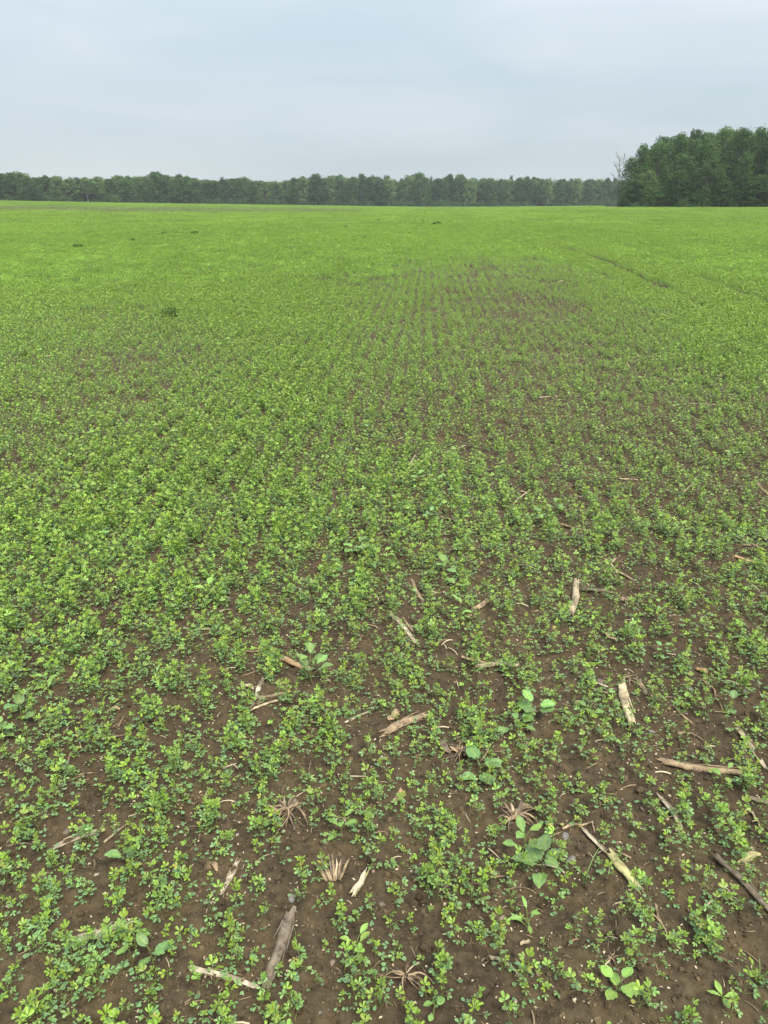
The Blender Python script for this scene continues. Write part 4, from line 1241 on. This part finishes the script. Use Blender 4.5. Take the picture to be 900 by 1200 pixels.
k = ~((tt_ > .262) & (rr_ > 152)) & (rr_ < 312 + 70 * np.clip((tt_ + .45) / .7, 0, 1))
fx_, fy_, fi_ = fx_[k], fy_[k], fi_[k]


def patch_rows(X, Y):
    n = len(X)
    e = .5
    sx = (gz_far(X + e, Y) - gz_far(X - e, Y)) / (2 * e); sy = (gz_far(X, Y + e) - gz_far(X, Y - e)) / (2 * e)
    flip = g.integers(0, 2, n) * PI
    # tilt with the slope, then turn along the rows (half a turn at random)
    rx = np.arctan(sy) * np.cos(flip); ry = -np.arctan(sx) * np.cos(flip)
    return np.stack([X, Y, gz(X, Y)], 1), np.stack([rx, ry, flip - ROW], 1)


p2, r2 = patch_rows(mx_, my_); p3, r3 = patch_rows(fx_, fy_)
p3[:, 2] = gz_far(fx_, fy_)
print('patches', len(p2), len(p3))
allp = np.vstack([P3, p2, p3, P3t]); allr = np.vstack([rot, r2, r3, rott])
s1 = scl[far_s][:, None] * np.array([[.90, .90, 1.12]])
s2 = np.ones((len(p2), 3)) * g.uniform(.92, 1.12, (len(p2), 1)); s3 = np.ones((len(p3), 3)) * g.uniform(1.0, 1.1, (len(p3), 1))
alls = np.vstack([s1, s2, s3, np.repeat(ts[:, None], 3, 1)])
alli = np.concatenate([form[far_s], len(seed_meshes) + mi_, len(seed_meshes) + len(mid_meshes) + fi_, tf])
scatter('alfalfa_crop', allp, allr, alls, alli, seed_meshes + mid_meshes + far_meshes, 'rest of the young green alfalfa crop, thickening in rows towards the trees', 'crop')

# ------------------------------------------------------------------ loose soil crumbs, chaff and pebbles
def fan(n, rmin, rmax, seed, power=1.0):
    g = np.random.default_rng(seed)
    r = rmin + (rmax - rmin) * g.random(n) ** power; a = g.uniform(-R(34), R(34), n)
    x = r * np.sin(a); y = r * np.cos(a)
    k = g.random(n) < .35                     # some beyond the edges of the picture near the viewer
    x = np.where(k, x + g.uniform(-1.6, 1.6, n), x); y = np.where(k, y + g.uniform(-.6, .2, n), y)
    return x, y, g


def blob(seed, sub=1, flat=.7):
    import bmesh
    rg = random.Random(seed); bm = bmesh.new(); bmesh.ops.create_icosphere(bm, subdivisions=sub, radius=1)
    for v in bm.verts: v.co = Vector((v.co.x, v.co.y * .85, v.co.z * flat)) * rg.uniform(.72, 1.18)
    me = bpy.data.meshes.new('crumb'); bm.to_mesh(me); bm.free()
    me.polygons.foreach_set('use_smooth', np.zeros(len(me.polygons), bool))
    return me


crumbs = [blob(i) for i in range(4)] + [blob(9, 2), blob(10, 2)]
for me in crumbs: me.materials.append(M_crumb)
cx_, cy_, g2 = fan(120000, .9, 6.5, 51, .8)
sz = .0014 + .0042 * g2.random(len(cx_)) ** 2.6 + (g2.random(len(cx_)) < .02) * .004 + (g2.random(len(cx_)) < .008) * g2.uniform(.004, .011, len(cx_))
scatter('soil_crumbs', np.stack([cx_, cy_, gz(cx_, cy_) + sz * .2], 1), g2.uniform(0, 6, (len(cx_), 3)), np.repeat(sz[:, None], 3, 1), g2.integers(0, 6, len(cx_)), crumbs, 'loose crumbs and small clods of brown soil', 'soil')

pebs = []
for i, m in enumerate((M_st_grey, M_st_pink, M_st_pale, M_st_brown, M_st_brown)):
    me = blob(20 + i, 2, .6); me.materials.append(m); pebs.append(me)
    me.polygons.foreach_set('use_smooth', np.ones(len(me.polygons), bool))
cx_, cy_, g2 = fan(2100, .95, 7.0, 52, .9)
sz = .0018 + .004 * g2.random(len(cx_)) ** 2.5
scatter('pebbles', np.stack([cx_, cy_, gz(cx_, cy_) + sz * .2], 1), np.stack([g2.uniform(-.3, .3, len(cx_)), g2.uniform(-.3, .3, len(cx_)), g2.uniform(0, 6, len(cx_))], 1), np.repeat(sz[:, None], 3, 1), g2.integers(0, 5, len(cx_)), pebs, 'small pebbles strewn over the soil', 'pebbles')

chaff = []
for i, m in enumerate((M_chaff, M_chaff, M_tan, M_chaff, M_tan, M_root)):
    rg = random.Random(70 + i); mb = MB()
    if i < 3:                                 # flakes
        pts = [Vector((-.5, 0, 0)), Vector((-.1, .28, .1)), Vector((.5, .1, .03)), Vector((.15, -.25, .12))]
        mb.add(pts, [(0, 3, 2, 1)])
    else:
        mb.tube(bez(Vector((-1, 0, 0)), Vector((0, rg.uniform(-.6, .6), .35)), Vector((1, rg.uniform(-.3, .3), .05)), 4), [.07, .09, .08, .07, .03], 4, cap=True)
    chaff.append(mb.mesh('chaff', [m], False))
cx_, cy_, g2 = fan(56000, .9, 13.0, 53, .70)
sz = g2.uniform(.004, .011, len(cx_))
fx2, fy2, g3 = fan(30000, 8.0, 34.0, 54, 1.0)
k = g3.random(len(fx2)) < 1.25 - cover(fx2, fy2)
cx_ = np.concatenate([cx_, fx2[k]]); cy_ = np.concatenate([cy_, fy2[k]]); sz = np.concatenate([sz, g3.uniform(.010, .026, k.sum())])
ii = g2.choice(6, len(cx_), p=[.22, .24, .14, .13, .13, .14])
sz = np.where(ii >= 3, sz * np.where(g2.random(len(cx_)) < .12, g2.uniform(1.8, 3.4, len(cx_)), g2.uniform(.5, 1.5, len(cx_))), sz)
scatter('chaff', np.stack([cx_, cy_, gz(cx_, cy_) + .0015 + np.clip(np.hypot(cx_, cy_) - 10, 0, 15) * .001], 1), np.stack([g2.uniform(-.35, .35, len(cx_)), g2.uniform(-.35, .35, len(cx_)), g2.uniform(0, 6.28, len(cx_))], 1), np.repeat(sz[:, None], 3, 1), ii, chaff, 'scattered bits of dry chaff and straw on the soil', 'chaff')

# ------------------------------------------------------------------ trees
def make_tree(seed, H, Wd, kind='round', base=.12, n=2600, card=.34, mat_=None, bark=None):
    """meshes (trunk, crown) of one tree standing at the origin"""
    rg = np.random.default_rng(seed); pr = random.Random(seed)
    random.seed(seed)
    tr = MB()
    top = Vector((pr.uniform(-.4, .4), pr.uniform(-.4, .4), H * .88))
    pts = bez(Vector((0, 0, -.4)), Vector((pr.uniform(-.3, .3), 0, H * .45)), top, 8)
    r0 = H * .017
    tr.tube(pts, [r0 * (1 - .11 * i) for i in range(9)], 7, rough=.08)
    centres = []
    nb = 46 if kind != 'cone' else 40
    for k in range(nb):
        t = (k + .5) / nb
        if kind == 'cone':
            hh = H * (base + (1 - base) * t); rad = Wd / 2 * (1 - t) ** .8 * pr.uniform(.7, 1.05); cr = .12 * Wd + .22 * Wd * (1 - t)
        else:
            hh = H * (base + (.95 - base) * t)
            prof = math.sin(PI * min(1, (t * .80 + .17))) ** .6
            if kind == 'narrow': prof *= .75
            rad = Wd / 2 * prof * pr.uniform(.45, .85); cr = Wd * pr.uniform(.09, .19)
        a = k * 2.4 + pr.uniform(-.5, .5)
        c = Vector((math.cos(a) * rad, math.sin(a) * rad, hh))
        centres.append((c, cr))
        s = pts[min(8, max(1, int(hh / H * 7)))]
        tr.tube([s, (s + c) / 2 + Vector((0, 0, -.03 * H)), c], [r0 * .38, r0 * .25, r0 * .08], 4)
    centres.append((Vector((top.x, top.y, H - Wd * .10)), Wd * .13))
    cr = MB(); vs = []; fs = []; ages = []; rs = []
    cw = np.array([q[1] ** 2 for q in centres]); cw /= cw.sum()
    cnt = rg.multinomial(n, cw)
    for (c, rad), m in zip(centres, cnt):
        if m == 0: continue
        d = rg.normal(size=(m, 3)); d /= np.linalg.norm(d, axis=1)[:, None]
        rr = rad * (.68 + .42 * rg.random(m) ** .6)
        # twiggy fringes: some sprays reach further out
        rr = np.where(rg.random(m) < .10, rr * 1.5, rr)
        p = np.array(c) + d * rr[:, None] * np.array([1, 1, .72])
        clr = float(rg.random())
        nn = d * .7 + rg.normal(size=(m, 3)) * .5 + np.array([0, 0, .45]); nn /= np.linalg.norm(nn, axis=1)[:, None]
        t1 = np.cross(nn, rg.normal(size=(m, 3))); t1 /= np.linalg.norm(t1, axis=1)[:, None]; t2 = np.cross(nn, t1)
        s = card * rg.uniform(.55, 1.2, m)[:, None]
        q = np.stack([p - t1 * s * .6, p + t2 * s * .38 - t1 * s * .05, p + t1 * s * .6, p - t2 * s * .38 + t1 * s * .1], 1)
        b0 = len(vs)
        vs.extend(q.reshape(-1, 3).tolist())
        fs.extend([(b0 + 4 * i, b0 + 4 * i + 1, b0 + 4 * i + 2, b0 + 4 * i + 3) for i in range(m)])
        ag = np.clip(clr * .75 + rg.random(m) * .35, 0, 1)
        ages.extend(np.repeat(ag, 4).tolist()); rs.extend(np.repeat(np.clip(.3 + .5 * clr + rg.normal(0, .12, m), 0, 1), 4).tolist())
    cr.v = vs; cr.f = fs; cr.a = ages; cr.b = rs; cr.mi = [0] * len(fs)
    return tr.mesh('tree_trunk', [bark or M_barkm]), cr.mesh('tree_crown', [mat_ or M_tree], False)


FARP = {'round': [make_tree(200 + i, 10.0, 6.4, 'round', .06, 3000, .42, (M_tree, M_tree, M_tree_dark, M_tree)[i]) for i in range(4)],
        'light': [make_tree(210 + i, 9.5, 5.8, 'round', .08, 2800, .42, M_tree_light) for i in range(2)],
        'narrow': [make_tree(220 + i, 10.5, 4.6, 'narrow', .10, 2200, .40, M_tree) for i in range(2)],
        'cone': [make_tree(230, 10.5, 4.2, 'cone', .04, 2400, .36, M_conifer)],
        'birch': [make_tree(240, 9.5, 4.6, 'narrow', .34, 1700, .40, M_tree_light, M_birch)]}
WOODP = [make_tree(300 + i, 14.0, 8.2, 'round', .04, 6500, .36, M_tree) for i in range(4)] + [make_tree(310, 14, 7.0, 'narrow', .05, 5600, .34, M_tree), make_tree(311, 14, 7.6, 'round', .04, 6200, .36, M_tree_dark), make_tree(312, 14, 7.6, 'round', .04, 6200, .36, M_tree_light)]


def put_tree(name, meshes, x, y, s, sz, rz_, label, cat='tree', group=None):
    o = empty(name, (x, y, float(gz_far(x, y)) - .05), rz_)
    o.scale = (s, s, sz)
    link('trunk', meshes[0], o); link('crown', meshes[1], o)
    tag(o, label, cat, group)
    return o


def line_dist(u): return 285 + 95 * max(0, (u - 60)) / 660


def far_xy(u, dist):
    t = (u - 450) / (FPX / cp) * 1.0         # tan of azimuth at the horizon row
    a = math.atan(t); return dist * math.sin(a), dist * math.cos(a)


# heights of the wood's edge along the picture (top row of the crowns)
TOPU = [0, 20, 45, 60, 80, 100, 125, 145, 170, 188, 200, 212, 230, 255, 280, 305, 330, 350, 372, 385, 397, 410, 425, 440, 453, 465, 478, 491, 503, 515, 527, 545, 560, 590, 615, 635, 655, 690, 725]
TOPV = [203, 203, 206, 206, 209, 207, 206, 205, 205, 199, 206, 202, 206, 208, 207, 208, 209, 207, 201, 207, 201, 205, 201, 204, 203, 209, 205, 199, 206, 207, 201, 204, 206, 206, 204, 207, 208, 208, 208]
SPECIAL = {  # near this pixel column: (proto, name, label, short)
    8: ('round', 'deciduous_tree', 'round-topped tree at the left end of the far treeline', 'left end tree'),
    57: ('narrow', 'deciduous_tree', 'small pointed tree rising just above the far treeline at the left', 'small pointed tree'),
    84: ('light', 'deciduous_tree', 'lighter yellow-green tree in the left of the far treeline', 'yellow-green tree'),
    104: ('birch', 'birch_tree', 'tree with a pale bare trunk at the field edge, left of the second pale trunk', 'left pale trunk'),
    117: ('birch', 'birch_tree', 'tree with a pale trunk, right one of the two pale trunks', 'right pale trunk'),
    188: ('round', 'deciduous_tree', 'tallest domed tree in the left half of the far treeline', 'tall left dome'),
    212: ('narrow', 'deciduous_tree', 'tall ragged-topped tree just right of the tall dome at the left', 'ragged-topped tree'),
    372: ('round', 'deciduous_tree', 'broad tall crown rising left of the centre of the far treeline', 'broad central crown'),
    425: ('cone', 'spruce_tree', 'thin spire-topped spruce in the middle of the far treeline', 'thin spruce'),
    491: ('round', 'deciduous_tree', 'highest dome of the far treeline, right of its middle', 'highest dome'),
    527: ('cone', 'spruce_tree', 'pointed spruce right of the highest dome', 'pointed spruce'),
    632: ('narrow', 'deciduous_tree', 'slim hazy tree standing up in the right part of the far treeline', 'slim hazy tree'),
    700: ('light', 'deciduous_tree', 'pale hazy tree at the foot of the bare tree', 'pale hazy tree')}
rg = random.Random(12)
us = []; u = -18.0
while u < 716:
    us.append(u); u += rg.uniform(9.5, 13.5)
for s in SPECIAL:
    j = min(range(len(us)), key=lambda k: abs(us[k] - s)); us[j] = float(s)
us.sort()
sp_idx = {i: int(us[i]) for i in range(len(us)) if int(us[i]) in SPECIAL and us[i] == int(us[i])}
KIND_TXT = {'round': 'rounded leafy tree', 'light': 'light green leafy tree', 'narrow': 'narrow leafy tree', 'cone': 'dark conical spruce'}
seen = set()
backpts = []
BACK = [m[1] for k in ('round', 'light', 'narrow', 'cone') for m in FARP[k]]
for i, u in enumerate(us):
    D = line_dist(u) + rg.uniform(-5, 5); X, Y = far_xy(u, D)
    vt = float(np.interp(u, TOPU, TOPV)) + (0 if i in sp_idx else rg.choice((rg.uniform(-3.0, 0), rg.uniform(0, 4), rg.uniform(0, 3)))) + 1.0
    Hh = (241 - vt) / (FPX / cp ** 2) * math.hypot(X, Y) * cp + CAM_H - float(gz_far(X, Y))
    if i in sp_idx:
        kd, nm, lb, _s = SPECIAL[sp_idx[i]]
    else:
        kd = rg.choices(['round', 'light', 'narrow', 'cone'], [5, 2, 3, .6])[0]; nm = 'spruce_tree' if kd == 'cone' else 'deciduous_tree'
        near_s = min(sp_idx, key=lambda k: abs(k - i)); n = abs(near_s - i); sd = 'left' if i < near_s else 'right'
        lb = '%s in the far treeline, %s tree %s of the %s' % (KIND_TXT[kd], ['first', 'second', 'third', 'fourth', 'fifth', 'sixth', 'seventh', 'eighth'][n - 1], sd, SPECIAL[sp_idx[near_s]][3])
    ref = {'round': 10, 'light': 9.5, 'narrow': 10.5, 'cone': 10.5, 'birch': 9.5}[kd]
    m = rg.choice(FARP[kd]); wsc = 1.12 * rg.uniform(.85, 1.2) * (1.0 if kd != 'round' else (1.1 if i in sp_idx else 1))
    put_tree(nm, m, X, Y, wsc, Hh / ref, rg.uniform(0, 6), lb, group='trees along the far edge of the field')
# rows of trees behind, one wooded mass
bp, br, bs, bi = [], [], [], []
for row in range(5):
    u = -30.0
    while u < 735:
        D = line_dist(u) + 5 + row * 6 + rg.uniform(-2, 2); X, Y = far_xy(u, D)
        vt = float(np.interp(u, TOPU, TOPV)) + rg.uniform(.8, 6)
        Hh = (241 - vt) / (FPX / cp ** 2) * math.hypot(X, Y) * cp + CAM_H - float(gz_far(X, Y))
        bp.append((X, Y, float(gz_far(X, Y)))); br.append((0, 0, rg.uniform(0, 6))); q = rg.uniform(.9, 1.2); bs.append((q, q, Hh / 10)); bi.append(rg.randrange(len(BACK)))
        u += rg.uniform(8, 12)
scatter('far_woods', bp, br, bs, bi, BACK, 'wooded mass behind the front trees of the far treeline', 'woods')

# the nearer wood at the right
WD = [(735, 152, 179, 4), (746, 156, 164, 4), (766, 150, 163, 1), (768, 160, 157, 5), (789, 152, 152, 4), (806, 163, 150, 5), (818, 151, 160, 0), (838, 154, 148, 6), (858, 151, 150, 2), (880, 155, 149, 3), (899, 151, 151, 5),
      (757, 147, 196, 6), (795, 146, 178, 1), (828, 146, 182, 3), (866, 146, 176, 4), (905, 147, 180, 2), (742, 147, 206, 1), (778, 146, 214, 0), (847, 145, 208, 4), (888, 145, 202, 0)]
WL = ['leafy edge tree at the left end of the near wood, behind the bare tree', 'tall tree second from the left along the top of the near wood', 'rounded tree top third from the left in the near wood',
      'dark tree inside the near wood below the rounded top third from left', 'tall light ragged tree top, fourth from the left in the near wood', 'dark flat-topped tree in the near wood right of the light ragged top',
      'broad tree in the dip of the near wood skyline', 'broad high crown in the middle of the near wood', 'high crown right of the middle of the near wood', 'rounded crown second from the right edge in the near wood', 'tree cut by the right edge of the picture in the near wood',
      'light lower tree at the front of the near wood, left part', 'lower bushy tree at the front of the near wood under the light ragged top', 'lower rounded tree at the front middle of the near wood', 'light lower tree at the front right of the near wood', 'lower tree at the front by the right edge',
      'shortest bushy tree at the front left corner of the near wood', 'short dark tree at the front of the near wood, left of middle', 'short light tree at the front of the near wood, right of middle', 'short bushy tree at the front right of the near wood']
for i, ((u, D, vt, kd), lb) in enumerate(zip(WD, WL)):
    X, Y = far_xy(u, D); m = WOODP[kd]
    Hh = (241 - vt - 3) / (FPX / cp ** 2) * math.hypot(X, Y) * cp * 1.0 + CAM_H - float(gz_far(X, Y))
    s = rg.uniform(.62, .78) if i < 11 else rg.uniform(.6, .75)
    put_tree('deciduous_tree', m, X, Y, s, Hh / 14, rg.uniform(0, 6), lb, group='trees of the near wood at the right')
bp, br, bs, bi = [], [], [], []
for k in range(90):
    u = rg.uniform(745, 1000); D = rg.uniform(158, 200); X, Y = far_xy(u, D)
    Hh = (241 - float(np.interp(u, [745, 766, 789, 838, 900, 1000], [172, 160, 154, 150, 152, 152])) - rg.uniform(5, 17)) / (FPX / cp ** 2) * math.hypot(X, Y) * cp + .4
    bp.append((X, Y, float(gz_far(X, Y)))); br.append((0, 0, rg.uniform(0, 6))); q = rg.uniform(.6, .8); bs.append((q, q, Hh / 14)); bi.append(rg.randrange(5))
for k in range(20):
    u = rg.uniform(905, 1010); D = rg.uniform(147, 156); X, Y = far_xy(u, D)
    bp.append((X, Y, float(gz_far(X, Y)))); br.append((0, 0, rg.uniform(0, 6))); bs.append((.72, .72, rg.uniform(.85, .98))); bi.append(rg.randrange(5))
scatter('near_woods', bp, br, bs, bi, [m[1] for m in WOODP], 'dark wooded mass behind the front trees of the near wood', 'woods')

# low scrub closing the foot of both woods
scr = make_tree(400, 2.6, 3.6, 'round', .02, 900, .34, M_tree)[1]
bp, br, bs, bi = [], [], [], []
for k in range(330):
    u = rg.uniform(-25, 725); D = line_dist(u) - 3 + rg.uniform(-2, 3); X, Y = far_xy(u, D)
    bp.append((X, Y, float(gz_far(X, Y)) - .2)); br.append((0, 0, rg.uniform(0, 6))); q = rg.uniform(.7, 1.1); bs.append((q, q, q * rg.uniform(.5, 1.1))); bi.append(0)
for k in range(110):
    u = rg.uniform(728, 1000); D = 145 + rg.uniform(-1, 4); X, Y = far_xy(u, D)
    bp.append((X, Y, float(gz_far(X, Y)) - .2)); br.append((0, 0, rg.uniform(0, 6))); q = rg.uniform(.5, .9); bs.append((q, q, q * rg.uniform(.4, 1.0))); bi.append(0)
scatter('undergrowth', bp, br, bs, bi, [scr], 'low dark scrub along the foot of the woods', 'undergrowth')

# bare tree at the left end of the near wood
def bare_tree(u, D, vt, seed, label):
    rg = random.Random(seed); X, Y = far_xy(u, D)
    Hh = (241 - vt) / (FPX / cp ** 2) * math.hypot(X, Y) * cp + .6
    root = empty('bare_tree', (X, Y, float(gz_far(X, Y)) - .1))
    tb = MB(); tops = bez(Vector((0, 0, 0)), Vector((-.3, 0, Hh * .5)), Vector((-.5, 0, Hh)), 10)
    tb.tube(tops, [.15 - .0125 * i for i in range(11)], 6, rough=.05)
    link('trunk', tb.mesh('bare_trunk', [M_deadwood]), root)

    def branch(mb, p, d, L, r, depth):
        q = p + d * L * .5 + Vector((rg.uniform(-.08, .08) * L, rg.uniform(-.08, .08) * L, .05 * L)); e = p + d * L + Vector((0, 0, .12 * L))
        mb.tube([p, q, e], [r, r * .75, r * .45], 4)
        if depth:
            for k in range(4):
                t = rg.uniform(.35, 1); b = p + (e - p) * t
                dd = (d + Vector((rg.uniform(-.8, .8), rg.uniform(-.8, .8), rg.uniform(-.1, .8)))).normalized()
                branch(mb, b, dd, L * rg.uniform(.35, .6), r * .5, depth - 1)
    for k in range(13):
        i = 3 + k // 2 if k < 14 else 9
        a = k * 2.4 + rg.uniform(-.4, .4); d = Vector((math.cos(a), math.sin(a), rg.uniform(.5, 1.3))).normalized()
        mb = MB(); branch(mb, tops[min(i, 9)], d, Hh * rg.uniform(.16, .28) * (1.15 - .05 * i), .05, 2)
        link('limb', mb.mesh('bare_limb', [M_deadwood]), root)
    tag(root, label, 'tree')


bare_tree(724, 154, 183, 4, 'leafless grey dead tree at the left end of the near wood')

# ------------------------------------------------------------------ haze
def haze_box():
    import bmesh
    bm = bmesh.new(); bmesh.ops.create_cube(bm, size=1)
    for v in bm.verts: v.co = Vector((v.co.x * 1500, v.co.y * 1500, 12 if False else (v.co.z * 32 + 13.5)))
    me = bpy.data.meshes.new('haze'); bm.to_mesh(me); bm.free()
    m = bpy.data.materials.new('haze_air'); m.use_nodes = True; nt = m.node_tree; nt.nodes.clear()
    o = N(nt, 'ShaderNodeOutputMaterial'); v = N(nt, 'ShaderNodeVolumePrincipled')
    v.inputs['Density'].default_value = HAZE_D; v.inputs['Color'].default_value = (.88, .94, 1.0, 1)
    nt.links.new(v.outputs[0], o.inputs['Volume'])
    me.materials.append(m)
    ob = bpy.data.objects.new('haze', me); col.objects.link(ob)
    tag(ob, 'pale damp haze over the field', 'haze', kind='stuff')


haze_box()
